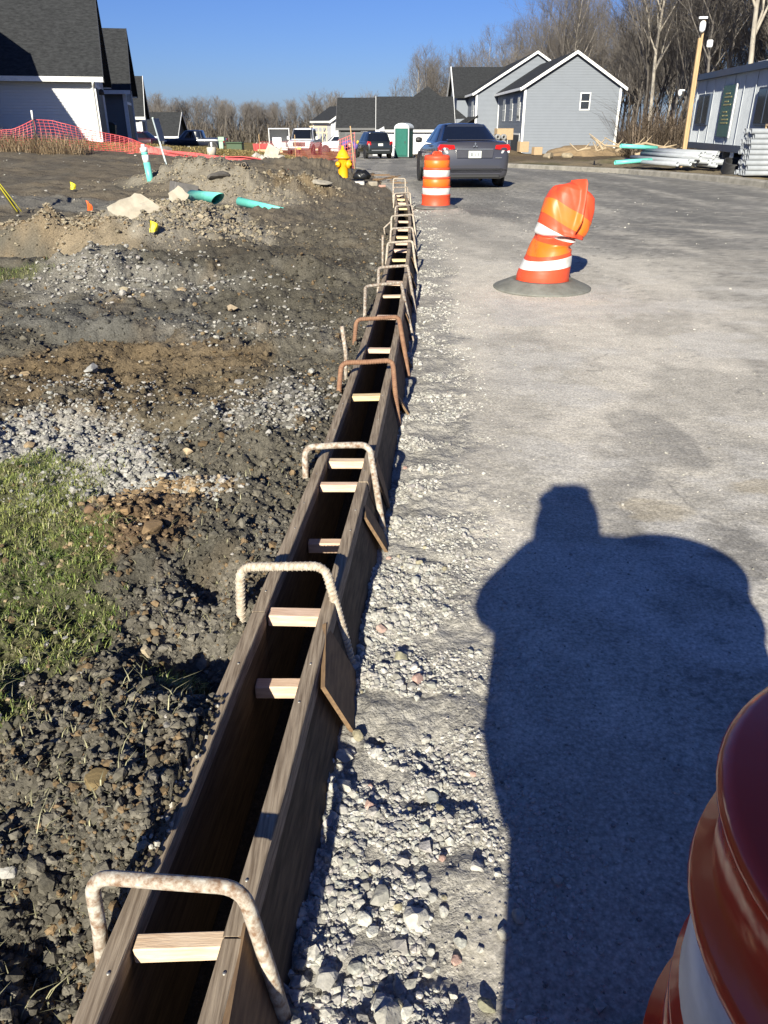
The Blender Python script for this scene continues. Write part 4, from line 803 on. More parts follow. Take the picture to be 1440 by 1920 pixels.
for k, (x, y, z, rz) in enumerate([(12.4, 33.2, .22, -16), (13.0, 33.6, .22, -12), (13.2, 32.8, .22, -14)]):
    o = proto.copy(); COL.objects.link(o); o.location = (x - 1.2, y, z); o.rotation_euler = (0, 0, R(rz)); o['label'] = 'grey plastic conduit pipe lying apart at the right end of the heap'
for k, (x, y, z, rz, lab) in enumerate([(11.0, 34.3, .70, -168, 'turquoise pipe sticking up at the back of the grey pipe heap'), (9.0, 32.9, .22, 12, 'turquoise pipe poking out at the left end of the grey pipe heap')]):
    o = pipe_mesh(1.6, .08, .07, m_teal, 'turquoise_pipe'); o.location = (x, y, z); o.rotation_euler = (0, R(-3), R(rz)); meta(o, lab, 'pipe')
# pallet of bundled conduit
pp = pipe_mesh(6.2, .072, .064, m_gpipe, 'bundled_pipe'); meta(pp, 'grey conduit pipe bundled in the wooden crate frame at the right edge', 'pipe', 'grey pipes stacked in the wooden frame'); first = True; rg = random.Random(9)
for a in range(9):
    for b in range(5):
        o = pp if first else pp.copy()
        if not first: COL.objects.link(o)
        first = False; o.location = (11.12 + rg.uniform(-.04, .05) + (.04 if a % 2 else 0), 25.9 + b * .147, .21 + a * .1455)
cr = empty('pipe_crate_frame', (11.9, 25.8, .12), 0, 'pale wooden frame round the bundle of grey pipes at the right edge', 'crate frame')
for X in (.0, 2.2, 4.6):
    for Y in (-.06, .92): MB().box((X, Y + .0, .68), (.09, .04, 1.42)).build('upright', mat('crate_pine', (.72, .56, .34), .75, (.6, .44, .26), scale=4), cr)
    MB().box((X, .43, 1.42), (.09, 1.05, .06)).build('crosspiece', _M['crate_pine'], cr)
MB().box((2.3, -.10, 1.37), (4.8, .035, .09)).build('top_rail', _M['crate_pine'], cr)
o = pipe_mesh(5.5, .21, .19, mat('dark_culvert', (.07, .072, .075), .6), 'culvert_pipe'); o.location = (13.1, 33.6, .34); o.rotation_euler[2] = R(-3); meta(o, 'thick dark grey culvert pipe lying under the trailer edge', 'pipe')
mb = MB()
for k in range(9): mb.tube([(.33 * math.cos(a), .33 * math.sin(a), .05 + .04 * k + .01 * math.sin(3 * a)) for a in [2 * math.pi * j / 28 for j in range(28)]], .03, 8, cap=False, closed=True)
o = mb.build('black_hose_coil', m_bpipe, None, (11.35, 27.4, .12)); o.rotation_euler = (R(18), 0, 0); meta(o, 'coil of black drainage hose on the kerb beside the pipe bundle', 'hose coil')
# felled limbs behind the pipes
m_limb = mat('bare_limb', (.42, .33, .22), .9, (.3, .23, .15), scale=5); rg = random.Random(3)
for k in range(11):
    x = 10.0 + rg.uniform(0, 3.0) - .6 * (k % 3); y = 38.5 + rg.uniform(-1, 2); a = rg.uniform(0, 3.1); L = rg.uniform(1.0, 2.4); z = .25 + rg.uniform(0, .35)
    p = [Vector((x, y, z)) + Vector((math.cos(a), math.sin(a) * .5, rg.uniform(-.05, .28))) * (L * t) + Vector((0, 0, .07 * math.sin(t * 5 + k))) for t in (0, .3, .6, 1)]
    mb = MB().tube(p, [.07, .055, .04, .02], 7); q = p[2]; mb.tube([p[1], p[1] + Vector((.3, .1, .3))], [.035, .012], 5); o = mb.build('fallen_branch', m_limb); meta(o, 'broken bare branch in the brush pile behind the grey pipe heap', 'branch', 'broken branches in the brush pile')

# ---------------------------------------------------------------- vehicles
m_tyre = mat('tyre_rubber', (.025, .025, .025), .85); m_rim = mat('wheel_alloy', (.55, .56, .58), .3, metal=.7); m_cglass = mat('car_glass', (.008, .010, .014), .05, spec=.9); m_red = mat('tail_light_red', (.55, .01, .012), .2, coat=.5); m_clear = mat('lamp_clear', (.75, .75, .76), .15); m_blk = mat('black_plastic', (.018, .018, .02), .55); m_chr = mat('chrome', (.75, .75, .77), .12, metal=1); m_plate = mat('plate_white', (.62, .63, .60), .5)
def paint(n, c): return mat(n, c, .28, tuple(x * .95 for x in c), coat=.7, scale=1, spec=.5)
def vehicle(name, label, loc, rz, L, W, hz_, pnt, secs, cab, roofm=None, scale=1, wheels=(.9, 3.7), wr=.33, kind='sedan', cat='car'):
    """local: rear at y=0, nose at y=L. secs: (y, zlow, zbelt, half width); cab: y0b,y1b,y0t,y1t,zt,wt"""
    r = empty(name, loc, R(rz), label, cat); r.scale = (scale,) * 3
    rows = []
    for (y, zl, zb, hw) in secs:
        half = [(0, zl), (hw * .80, zl), (hw * .95, zl + .05), (hw * .985, zl + .16), (hw, (zl + zb) * .52), (hw * .985, zb - .16), (hw * .95, zb - .05), (hw * .88, zb), (0, zb + .02)]
        ring = [(x, y, z) for x, z in half] + [(-x, y, z) for x, z in half[-2:0:-1]]
        rows.append(ring)
    mb = MB().grid(rows, closed=True); mb.add(rows[0], [tuple(range(16))]); mb.add(rows[-1], [tuple(range(16))])
    bd = mb.build('body', pnt, r); bv = bd.modifiers.new('b', 'BEVEL'); bv.width = .03; bv.segments = 2; bv.limit_method = 'ANGLE'
    y0b, y1b, y0t, y1t, zb, zt, wb, wt = cab; ex = 5.0
    def C(v): return ((y0b * (1 - v) + y0t * v), (y1b * (1 - v) + y1t * v), zb + (zt - zb) * v, wb * (1 - v) + wt * v)
    def pt(face, u, v, off=0):
        a, b, z, w2 = C(v); yc = (a + b) / 2; l = (b - a) / 2; k = (1 - abs(u) ** ex) ** (1 / ex)
        if face == 'R': return (w2 * u, yc - (l + off) * k, z + off * .6)
        if face == 'F': return (w2 * u, yc + (l + off) * k, z + off * .6)
        return ((w2 + off) * k * (1 if face == 'r' else -1), yc + l * u, z)
    ring = lambda v: [pt('R', u, v) for u in np.linspace(-.9, .9, 10)] + [pt('r', u, v) for u in np.linspace(-.93, .93, 14)] + [pt('F', u, v) for u in np.linspace(.9, -.9, 10)] + [pt('l', u, v) for u in np.linspace(.93, -.93, 14)]
    cb = MB(); rws = [ring(v) for v in (-.03, .25, .5, .75, 1)]
    top = rws[-1]; cxy = Vector((0, (y0t + y1t) / 2, 0)); rws.append([(p[0] * .93, cxy.y + (p[1] - cxy.y) * .95, zt + .035) for p in top]); rws.append([(p[0] * .6, cxy.y + (p[1] - cxy.y) * .7, zt + .065) for p in top]); rws.append([(0, cxy.y + (p[1] - cxy.y) * .2, zt + .07) for p in top])
    cb.grid(rws, closed=True); cb.build('cabin', roofm or pnt, r)
    def pane(nm, face, u0, u1, v0, v1): 
        MB().grid([[pt(face, u, v, .008) for u in np.linspace(u0, u1, 12)] for v in np.linspace(v0, v1, 6)]).build(nm, m_cglass, r)
    if kind != 'pickup': pane('rear_window', 'R', -.86, .86, .12, .95)
    pane('windscreen', 'F', -.88, .88, .1, .94)
    for f in 'rl':
        if kind == 'pickup': pane('side_window', f, -.80, -.12, .15, .88); pane('side_window', f, -.02, .72, .15, .88)
        elif kind == 'suv': pane('side_window', f, -.88, -.45, .12, .88); pane('side_window', f, -.38, .12, .12, .88); pane('side_window', f, .2, .78, .12, .88)
        else: pane('side_window', f, -.68, .02, .12, .86); pane('side_window', f, .09, .74, .12, .86)
    for y in wheels:
        hw = max(s[3] for s in secs)
        for sg in (-1, 1):
            arch = MB().lathe([(0, -.03), (wr + .075, -.03), (wr + .075, .012), (0, .012)], (0, 0, 0), 28, axis='X', smooth=False); arch.build('wheel_arch_shade_disc', m_blk, r, (sg * (hw - .005), y, wr + .01))  # solid black disc stands for the shaded hollow around the wheel
            wo = MB().lathe([(wr * .62, -.11), (wr * .9, -.115), (wr, -.07), (wr, .07), (wr * .9, .115), (wr * .62, .11)], (0, 0, 0), 28, axis='X').build('wheel', m_tyre, r, (sg * (hw - .085), y, wr))
            rm = MB().lathe([(wr * .64, -.02), (wr * .64, .02), (wr * .60, .06), (wr * .55, .02), (wr * .2, .02), (wr * .15, .05), (0, .05)], (0, 0, 0), 24, axis='X' )
            for k in range(5):
                a = 2 * math.pi * k / 5; rm.box((.04, math.cos(a) * wr * .36, math.sin(a) * wr * .36), (.03, wr * .46, .05), Matrix.Rotation(a, 3, 'X'))
            if sg < 0: rm.xf(Matrix.Scale(-1, 4, (1, 0, 0)))
            rm.build('rim', m_rim, wo, (sg * .05, 0, 0))
    return r
# silver grey sedan
m_sed = paint('paint_graphite', (.040, .040, .050)); m_sedr = paint('paint_graphite_roof', (.028, .034, .052))
sd_ = vehicle('parked_sedan', 'dark graphite grey sedan seen from behind on the road beside the upright drum', (2.40, 22.4, .02), 4.5, 4.8, 1.84, 1.47, m_sed,
    [(0, .30, .52, .70), (.03, .26, .92, .82), (.10, .22, 1.04, .88), (.5, .20, 1.07, .915), (1.2, .18, 1.03, .92), (2.4, .18, .97, .92), (3.4, .18, .94, .92), (4.1, .20, .86, .90), (4.55, .24, .76, .84), (4.75, .30, .62, .70)],
    (.62, 3.75, 1.55, 2.85, 1.00, 1.40, .84, .60), m_sedr, 1.07, (1.02, 3.78), .335)
MB().box((0, .36, 1.095), (1.30, .18, .022), bev=.01).build('spoiler', m_sed, sd_)
for sg in (-1, 1):
    t = MB().prism([(sg * .50, -.005, .90), (sg * .52, -.012, .985), (sg * .86, .055, 1.0), (sg * .905, .10, .93), (sg * .90, .09, .865), (sg * .80, .02, .86)], (0, .20, 0)).build('tail_light', m_red, sd_); MB().prism([(sg * .66, .006, .80), (sg * .68, .004, .862), (sg * .88, .075, .862), (sg * .89, .085, .81)], (0, .12, 0)).build('reversing_lens', m_clear, t)
MB().prism([(-.44, -.022, .70), (-.47, -.018, .88), (.47, -.018, .88), (.44, -.022, .70)], (0, .08, 0)).build('plate_recess', mat('paint_dark_recess', (.05, .05, .062), .35), sd_)
pt_ = MB().box((0, -.028, .775), (.32, .015, .16), bev=.004).build('licence_plate', m_plate, sd_); MB().box((-.08, -.038, .775), (.05, .006, .08)).box((.02, -.038, .775), (.03, .006, .07)).box((.08, -.038, .775), (.03, .006, .07)).build('plate_characters', mat('plate_ink', (.22, .24, .25), .6), pt_)
MB().box((0, -.024, .895), (.90, .015, .022)).build('boot_trim', m_chr, sd_)
em = MB()
for a in (90, 210, 330):
    c, s = math.cos(R(a)), math.sin(R(a)); em.prism([(0, -.022, 0), (.045 * math.cos(R(a + 30)), -.022, .045 * math.sin(R(a + 30))), (.075 * c, -.022, .075 * s), (.045 * math.cos(R(a - 30)), -.022, .045 * math.sin(R(a - 30)))], (0, .02, 0))
em.build('emblem', m_chr, sd_, (0, .0, .975))
MB().box((0, .0, .44), (1.62, .06, .012)).build('bumper_seam', m_blk, sd_); MB().box((0, .02, .285), (1.30, .06, .09), bev=.02).build('lower_valance', m_blk, sd_)
MB().box((.60, -.012, .70), (.16, .012, .025)).build('badge', m_chr, sd_)
for sg in (-1, 1):
    MB().lathe([(0, -.10), (.07, -.08), (.085, 0), (.07, .08), (0, .10)], (0, 0, 0), 14, axis='X').build('door_mirror', m_blk, sd_, (sg * 1.02, 3.15, 1.05)).scale = (1, .7, .85)
# dark sport utility car ahead
m_suv = paint('paint_black_green', (.016, .020, .022))
sv = vehicle('sport_utility_car', 'black sport utility car seen from behind down the road next to the portable toilet', (-.25, 62.3, -.76), 14, 4.7, 1.85, 1.75, m_suv,
    [(0, .40, .70, .80), (.05, .34, 1.05, .90), (.3, .30, 1.12, .93), (2.4, .28, 1.08, .93), (3.5, .28, 1.05, .93), (4.3, .32, .98, .90), (4.7, .40, .80, .78)], (.08, 3.7, .42, 2.9, 1.05, 1.66, .90, .70), None, 1.04, (.95, 3.75), .37, 'suv')
for sg in (-1, 1): MB().prism([(sg * .68, -.01, .90), (sg * .70, .01, 1.10), (sg * .90, .10, 1.14), (sg * .93, .12, .92)], (0, .2, 0)).build('tail_light', m_red, sv); MB().box((sg * .72, 1.9, 1.74), (.04, 2.2, .04)).build('roof_rail', m_chr, sv)
MB().box((0, -.02, .92), (.34, .02, .16)).build('licence_plate', m_plate, sv); MB().box((0, -.03, .56), (1.3, .08, .06), bev=.02).build('bumper_trim', m_rim, sv)
# black pickup, side on
m_nv = paint('paint_navy', (.010, .014, .030))
PK = [(0, .55, 1.02, .88), (.06, .5, 1.12, .95), (1.0, .5, 1.15, .97), (2.1, .48, 1.15, .97), (3.8, .46, 1.15, .97), (4.6, .48, 1.14, .96), (5.5, .52, 1.06, .90), (5.8, .56, .85, .80)]
zt_ = float(height([-18.7], [85], False)[0])
pk = vehicle('pickup_truck', 'black crew cab pickup truck parked side on beyond the brown lawn', (-15.75, 85, zt_), 90, 5.8, 1.95, 1.9, m_nv, PK, (1.95, 4.45, 2.15, 3.75, 1.12, 1.78, .92, .76), None, 1.03, (1.1, 4.75), .40, 'pickup', 'pickup')
for sg in (-1, 1): MB().box((sg * .90, .04, .95), (.14, .1, .3)).build('tail_light', m_red, pk); MB().box((sg * .80, 5.62, .92), (.24, .2, .16), bev=.03).build('headlight', m_clear, pk)
# white pickup facing the camera and a white van like truck behind it
m_wp = paint('paint_white', (.72, .72, .73))
wp = vehicle('pickup_truck', 'white pickup truck facing the camera behind the orange mesh in the distance', (-6.1, 71.2, -.72), 176, 5.8, 1.98, 1.9, m_wp, PK, (1.95, 4.55, 2.15, 3.85, 1.12, 1.86, .92, .78), None, 1.03, (1.1, 4.75), .40, 'pickup', 'pickup')
MB().box((0, 5.80, .86), (.95, .06, .26), bev=.03).build('grille', m_blk, wp); MB().box((0, 5.85, .86), (.9, .03, .04)).box((0, 5.85, .93), (.16, .03, .08)).build('grille_bar', m_chr, wp); MB().box((0, 5.82, .52), (1.5, .1, .16), bev=.03).build('bumper', m_blk, wp); MB().box((0, 5.89, .58), (.32, .02, .14)).build('licence_plate', mat('plate_yellow', (.7, .5, .1), .5), wp)
for sg in (-1, 1): MB().box((sg * .70, 5.70, .92), (.32, .2, .18), bev=.03).build('headlight', m_clear, wp); MB().box((sg * 1.10, 4.0, 1.25), (.20, .12, .24), bev=.03).build('door_mirror', m_wp, wp)
w2 = vehicle('utility_truck', 'white utility truck parked side on between the white pickup and the yellow hydrant', (-1.9, 92, -1.25), 90, 5.6, 1.9, 1.8, m_wp, PK, (1.95, 4.45, 2.15, 3.75, 1.12, 1.74, .92, .76), None, .95, (1.1, 4.6), .38, 'pickup', 'truck')
rc = vehicle('dark_red_car', 'dark red car half hidden below the third left house', (-18.6, 70, -.45), 75, 4.6, 1.8, 1.5, paint('paint_maroon', (.05, .012, .014)), [(0, .3, .8, .8), (.1, .25, .95, .9), (2, .22, .95, .91), (3.6, .22, .9, .9), (4.4, .28, .75, .82)], (.3, 3.6, .9, 2.8, .93, 1.4, .82, .62), None, 1, (.9, 3.5), .33, 'suv')
# white box trailer, open at the back
bt = empty('box_trailer', (-10.3, 84, -1.0), 6, 'white enclosed box trailer with open dark rear, left of the white pickup', 'trailer')
bt.rotation_euler[2] = R(6); mb = MB(); mb.box((0, 0, 0), (.01, .01, .01)); 
MB().box((-.98, 1.8, 1.15), (.07, 3.6, 1.9)).box((.98, 1.8, 1.15), (.07, 3.6, 1.9)).box((0, 1.8, 2.13), (2.05, 3.65, .08)).box((0, 3.6, 1.15), (1.9, .06, 1.9)).box((0, 1.8, .27), (1.95, 3.6, .08)).build('box_shell', mat('trailer_white', (.70, .71, .73), .5), bt)
for sg in (-1, 1): MB().lathe([(.12, -.09), (.3, -.1), (.33, 0), (.3, .1), (.12, .09)], (sg * 1.0, 1.9, .33), 20, axis='X').build('wheel', m_tyre, bt)
MB().box((.2, .5, .62), (.9, .5, .6), bev=.05).build('load', mat('load_pale', (.5, .5, .5), .8), bt)

# ---------------------------------------------------------------- street furniture and site clutter, far
pj = empty('portable_toilet', (1.55, 66, -.80), R(-20), 'dark green portable toilet with rounded white roof beside the black sport utility car', 'portable toilet')
pj['category'] = 'toilet'; m_pg = mat('toilet_green', (.012, .105, .085), .45, (.010, .085, .07), scale=2)
MB().box((0, 0, 1.05), (1.12, 1.12, 2.0), bev=.03).build('cabin_shell', m_pg, pj); MB().box((0, -.575, 1.08), (.80, .03, 1.82), bev=.01).build('door', mat('toilet_door', (.015, .13, .10), .4), pj)
for sx in (-.56, .56): MB().box((sx, -.575, 1.06), (.07, .06, 2.02)).build('frame_post', mat('toilet_grey', (.5, .56, .56), .5), pj)
MB().prism([(-.60, -.60, 2.05)] + [(-.60 * math.cos(math.pi * k / 12), -.60, 2.08 + .34 * math.sin(math.pi * k / 12)) for k in range(13)] + [(.60, -.60, 2.05)], (0, 1.2, 0)).build('roof', mat('toilet_roof', (.62, .66, .68), .5), pj)
MB().box((.28, -.60, 1.1), (.06, .03, .16)).build('door_latch', m_dark, pj); MB().box((0, 0, .03), (1.2, 1.25, .10)).build('skid_base', m_blk, pj)
def H0(x, y): return float(height([x], [y], False)[0])
pdl = empty('utility_pedestal', (-11.45, 60, H0(-11.45, 60)), 0, 'pale green utility pedestal standing behind the black pickup tail', 'utility box'); mg = mat('pedestal_green', (.33, .47, .36), .6)
MB().box((0, 0, .42), (.30, .26, .85), bev=.02).build('post_cover', mg, pdl); MB().box((.04, -.02, .80), (.42, .34, .26), bev=.02).build('hood', mg, pdl)
tb = empty('transformer_box', (-10.55, 60.4, H0(-10.5, 60.4)), 0, 'dark green transformer box beside the pale green pedestal', 'utility box'); mdg = mat('transformer_green', (.045, .085, .04), .6)
MB().box((0, 0, .28), (1.1, .9, .56), bev=.03).build('cabinet', mdg, tb); MB().box((0, -.05, .60), (1.16, 1.0, .08), bev=.02).build('lid', mdg, tb)
o = MB().box((0, 0, .28), (.12, .12, .56), bev=.02).build('marker_post', m_trim, None, (-11.95, 59, H0(-11.95, 59))); meta(o, 'short white marker post in front of the black pickup rear wheel', 'post')
db = empty('red_dumpster', (-10.3, 72, H0(-10.3, 72)), 0, 'red metal dumpster heaped with pale rubble left of the white notice board', 'dumpster'); mrd = mat('dumpster_red', (.42, .03, .03), .55, (.34, .025, .025), scale=3)
MB().prism([(-.72, 0, .05), (-.80, 0, .72), (.80, 0, .72), (.72, 0, .05)], (0, 1.2, 0)).build('bin', mrd, db)
for k in range(6): MB().box((-.62 + k * .25, -.02, .38), (.05, .05, .62)).build('rib', mrd, db)
for k in range(4): rock('load_rubble', 0, 0, .14, (.5, .42, .36), None, seed=60 + k).parent = db; bpy.data.objects[-1] if False else None
for k, o in enumerate([c for c in db.children if c.name.startswith('load_rubble')]): o.location = (-.5 + k * .33, .5, .74); del_ = [o.pop(q, None) for q in ('category',) if q in o.keys()]
wb = empty('notice_board', (-9.15, 73, H0(-9.15, 73)), 0, 'white notice board on two legs between the red dumpster and the box trailer', 'notice board')
MB().box((0, 0, .88), (.76, .04, .72)).build('panel', m_trim, wb)
for sx in (-.32, .32): MB().box((sx, .03, .5), (.06, .05, 1.0)).build('leg', m_post, wb)
gb = empty('wheeled_bin', (-15.35, 47.2, H0(-15.35, 47.2)), .2, 'dark green wheeled bin standing before the second house on the left', 'bin')
MB().prism([(-.50, 0, .05), (-.58, 0, .95), (.58, 0, .95), (.50, 0, .05)], (0, .7, 0)).build('bin_body', mat('bin_green', (.012, .03, .018), .5), gb); MB().prism([(-.62, -.05, .95), (-.45, -.05, 1.08), (.45, -.05, 1.08), (.62, -.05, .95)], (0, .8, 0)).build('bin_lid', m_blk, gb)
# timber frame
tf = empty('timber_wall_frame', (-8.9, 104, -1.3), R(10), 'pale timber wall frame under construction left of the pale grey house', 'timber frame'); mcp = _M['crate_pine']
for zz in (.1, 1.9, 2.55): MB().box((1.7, 0, zz), (3.6, .10, .14)).build('rail', mcp, tf)
for k in range(8): MB().box((k * .48, 0, 1.3), (.09, .09, 2.5)).build('stud', mcp, tf)
lb = MB().box((0, 0, 0), (2.2, .4, .12)).box((.1, .1, .12), (1.9, .35, .1)).build('lumber_stack', mcp, None, (-9.3, 68.5, H0(-9.3, 68.5) + .12), R(20)); meta(lb, 'small pile of yellow boards on the lawn below the white box trailer', 'lumber')

# ---------------------------------------------------------------- orange mesh fences
m_net = mat('orange_mesh', (.62, .085, .075), .5, (.55, .07, .09), scale=4); m_stake = mat('stake_metal', (.05, .06, .05), .7)
def net(name, label, P, cell=.13, parent_stakes=(), rh=.085, wire=.006):
    """P: list of (x, y, zbottom, ztop)"""
    r = empty(name, (0, 0, 0), 0, label, 'mesh fence', None); mb = MB(); P = [np.array(p, float) for p in P]
    seg = [np.hypot(*(b - a)[:2]) for a, b in zip(P[:-1], P[1:])]; cum = np.concatenate([[0], np.cumsum(seg)]); n = int(cum[-1] / cell)
    S = np.linspace(0, cum[-1], n + 1); A = np.stack([np.interp(S, cum, [p[k] for p in P]) for k in range(4)], 1)
    A[:, 1] += .10 * (vnoise(S * 1.7, S * 0, 5) - .5) * 2
    A[:, 3] += .05 * (vnoise(S * 2.7, S * 0 + 3, 6) - .5); nh = 11
    def q(i, v): x, y, a, b = A[i]; return Vector((x, y + .06 * math.sin(v * 5 + i * .3), a + (b - a) * v))
    for v in np.linspace(0, 1, nh):
        w2 = wire * (1.6 if v in (0, 1) else 1) * (.42 if cell > .15 else 1)
        rows = [[q(i, v) + Vector((0, 0, -w2)), q(i, v) + Vector((0, 0, w2))] for i in range(n + 1)]; mb.grid(rows, smooth=False)
    for i in range(n + 1):
        rows = [[q(i, v) + Vector((-wire * (.42 if cell > .15 else 1), 0, 0)), q(i, v) + Vector((wire * (.42 if cell > .15 else 1), 0, 0))] for v in np.linspace(0, 1, 8)]; mb.grid(rows, smooth=False)
    o = mb.build('mesh_netting', m_net, r); sm = o.modifiers.new('t', 'SOLIDIFY'); sm.thickness = .006
    for (x, y, z0, z1, tip, lean) in parent_stakes:
        s = MB().tube([(x, y, z0 - .3), (x + lean, y, z1)], .022, 6).build('stake', m_stake if tip else m_post, r)
        if tip: MB().tube([(x + lean * .86, y, z1 - .26), (x + lean * 1.01, y, z1 + .01)], .032, 6).build('white_tip', m_trim, s)
    return r
G = lambda x, y: H0(x, y) + .02
pts = [(-16, 27, G(-16, 27), 1.25), (-13, 28, G(-13, 28), 1.32), (-12.2, 28, G(-12.2, 28), 1.42), (-11.35, 28.0, G(-11.35, 28), 1.70), (-10.8, 28.2, G(-10.8, 28.2), 1.66), (-9.7, 28.6, G(-9.7, 28.6), 1.34), (-8.6, 29, G(-8.6, 29), 1.12), (-7.8, 29, G(-7.8, 29), .85), (-7.2, 29, G(-7.2, 29), .72), (-6, 29, G(-6, 29), .62), (-4.6, 29, G(-4.6, 29), .55), (-3.2, 29, G(-3.2, 29), .42)]
net('mesh_fence', 'sagging orange safety mesh fence strung in front of the left hand houses', pts, .14, [(-12.85, 27.9, G(-12.75, 28), 2.2, 1, -.10), (-11.4, 27.9, G(-11.4, 28), 1.95, 1, .06)])
net('mesh_fence', 'upright orange safety mesh panel on a pale stake right behind the yellow hydrant', [(-1.65, 30.8, .05, 1.02), (-1.05, 30.6, .0, 1.28)], .085, [(-1.03, 30.6, 0, 1.5, 0, -.17)])
net('mesh_fence', 'far orange safety mesh fence in front of the white pickup truck', [(-7.6, 52, G(-7.6, 52), G(-7.6, 52) + .6), (-4.8, 46, G(-4.8, 46), G(-4.8, 46) + .8), (-1.75, 33, .05, .85)], .21, [(-7.6, 52, G(-7.6, 52), G(-7.6, 52) + 1.0, 0, 0), (-4.8, 46, G(-4.8, 46), G(-4.8, 46) + 1.1, 0, 0)])

# ---------------------------------------------------------------- hydrant and things round it
m_hy = mat('hydrant_yellow', (.80, .42, .012), .42, (.74, .37, .012), scale=5, bump=.001, bscale=30)
hx, hy = -1.13, 23.3; hg = H0(hx, hy); hd = empty('fire_hydrant', (hx, hy, hg), R(52), 'bright yellow fire hydrant on the bare soil left of the kerb', 'fire hydrant')
MB().lathe([(.20, .03), (.20, .07), (.145, .08), (.14, .12), (.14, .60), (.155, .61)], n=28, capb=True).build('barrel', m_hy, hd)
MB().lathe([(.155, .605), (.20, .615), (.205, .645), (.175, .66), (.15, .72), (.11, .79), (.065, .83), (.05, .84)], n=28).build('bonnet', m_hy, hd); MB().lathe([(.045, .835), (.042, .87), (.03, .93), (0, .935)], n=5, smooth=False).build('operating_nut', m_hy, hd)
for nm, ax, s, r1 in (('hose_outlet', 'X', -1, .055), ('hose_outlet', 'X', 1, .055), ('pump_outlet', 'Y', -1, .085)):
    pf = [(r1, .10), (r1, .19), (r1 * 1.3, .19), (r1 * 1.3, .25), (r1 * .5, .255), (r1 * .35, .30), (0, .30)]
    o = MB().lathe([(a, b * s) for a, b in pf], (0, 0, .47), 20, axis=ax).build(nm, m_hy, hd)
for k in range(8): a = k * math.pi / 4; MB().lathe([(.018, .0), (.018, .05), (0, .05)], (.175 * math.cos(a), .175 * math.sin(a), .055), 6).build('flange_bolt', m_dark, hd)
mb = MB().tube([(.30, -.02, .46), (.34, -.04, .30), (.31, -.06, .22), (.26, -.08, .30), (.16, -.12, .42)], .008, 6).build('chain', m_chr, hd)
def crumple(name, loc, size, m, label, cat, seed, parent=None):
    v, f = ico(3); p = v * np.array(size); n_ = fbm(v[:, 0] * 2 + v[:, 2] + seed, v[:, 1] * 2 + seed, 2.2, 3, seed); p = p * (.6 + .8 * n_[:, None]); p[:, 2] = np.maximum(p[:, 2], -size[2] * .3)
    mb = MB().add(p.tolist(), f.tolist(), True); o = mb.build(name, m, parent, loc); return meta(o, label, cat)
crumple('black_bag', (-.62, 23.1, hg + .16), (.24, .18, .18), mat('bag_plastic', (.012, .012, .013), .3, bump=.02, bscale=8), 'crumpled black plastic bag on the ground right of the yellow hydrant', 'bag', 3)
for k, (x, y, s, c, lab) in enumerate([(-.78, 22.3, (.52, .3, .10), (.62, .60, .57), 'flat white broken paving piece in front of the black bag'), (-.30, 22.4, (.24, .22, .12), (.34, .30, .24), 'brown block beside the white broken paving piece'), (-.02, 22.2, (.22, .16, .06), (.55, .33, .26), 'salmon pink brick piece near the end of the kerb'), (.10, 22.6, (.28, .25, .16), (.26, .24, .20), 'grey brown block against the kerb')]):
    o = MB().box((0, 0, s[2] / 2), s, rot=.2 * k, bev=.02).build('broken_block', mat('block_%d' % k, c, .9, tuple(q * .7 for q in c), scale=6, bump=.004, bscale=20), None, (x, y, H0(x, y) - .01)); meta(o, lab, 'block')
rg = random.Random(5)
for k in range(12):
    x, y = -.05 + rg.uniform(-.35, .3), 24.6 + rg.uniform(-1.1, 1.1); a = rg.uniform(-.5, .5) + (0 if k % 3 else 1.2); L = rg.uniform(.5, .95); z = H0(x, y) + .04 + .015 * k
    stick('wood_stake', (x - math.cos(a) * L / 2, y - math.sin(a) * L / 2, z), (x + math.cos(a) * L / 2, y + math.sin(a) * L / 2, z + rg.uniform(-.02, .06)), .04, .02, m_cleat, 'weathered wooden stake in the loose heap between hydrant and kerb', 'stake', 'loose wooden stakes heaped by the kerb')
# bent over worker behind the mesh panel
JB = dict(pelvis=(0, 0, .85), waist=(.06, -.12, .98), chest=(.14, -.32, 1.02), neck=(.18, -.50, .96), chin=(.19, -.56, .90), brow=(.20, -.64, .92), crown=(.20, -.70, .95), face=(0, -.7, -.7),
          shL=(.36, -.40, .98), elL=(.46, -.50, .75), wrL=(.50, -.62, .95), palmL=(.54, -.66, 1.02), sideL=(0, 0, 1), curlL=(0, -1, 0), shR=(-.06, -.40, .98), elR=(-.08, -.50, .70), wrR=(-.04, -.62, .46), palmR=(-.04, -.65, .38), sideR=(1, 0, 0), curlR=(0, -1, 0),
          hipL=(.10, 0, .80), knL=(.12, -.06, .44), anL=(.12, 0, .09), toeL=(.12, -.14, .045), hipR=(-.10, 0, .80), knR=(-.12, -.06, .44), anR=(-.12, 0, .09), toeR=(-.12, -.14, .045))
pw = person('person', 'person bending forward in purple blue top and yellow gloves behind the orange mesh panel', -1.62, 36, -.12, JB, (mat('shirt_purple_blue', (.10, .09, .28), .85), mat('trousers_khaki', (.25, .13, .10), .85), m_bt, (.17, .17, .17)), fingers=False)
for s in 'LR': 
    a = JB['palm' + s]; skin('glove', [(*JB['wr' + s], .05), (*a, .055), (a[0], a[1] - .05, a[2] + .05, .045)], [(0, 1), (1, 2)], mat('glove_yellow', (.80, .50, .05), .7), pw)

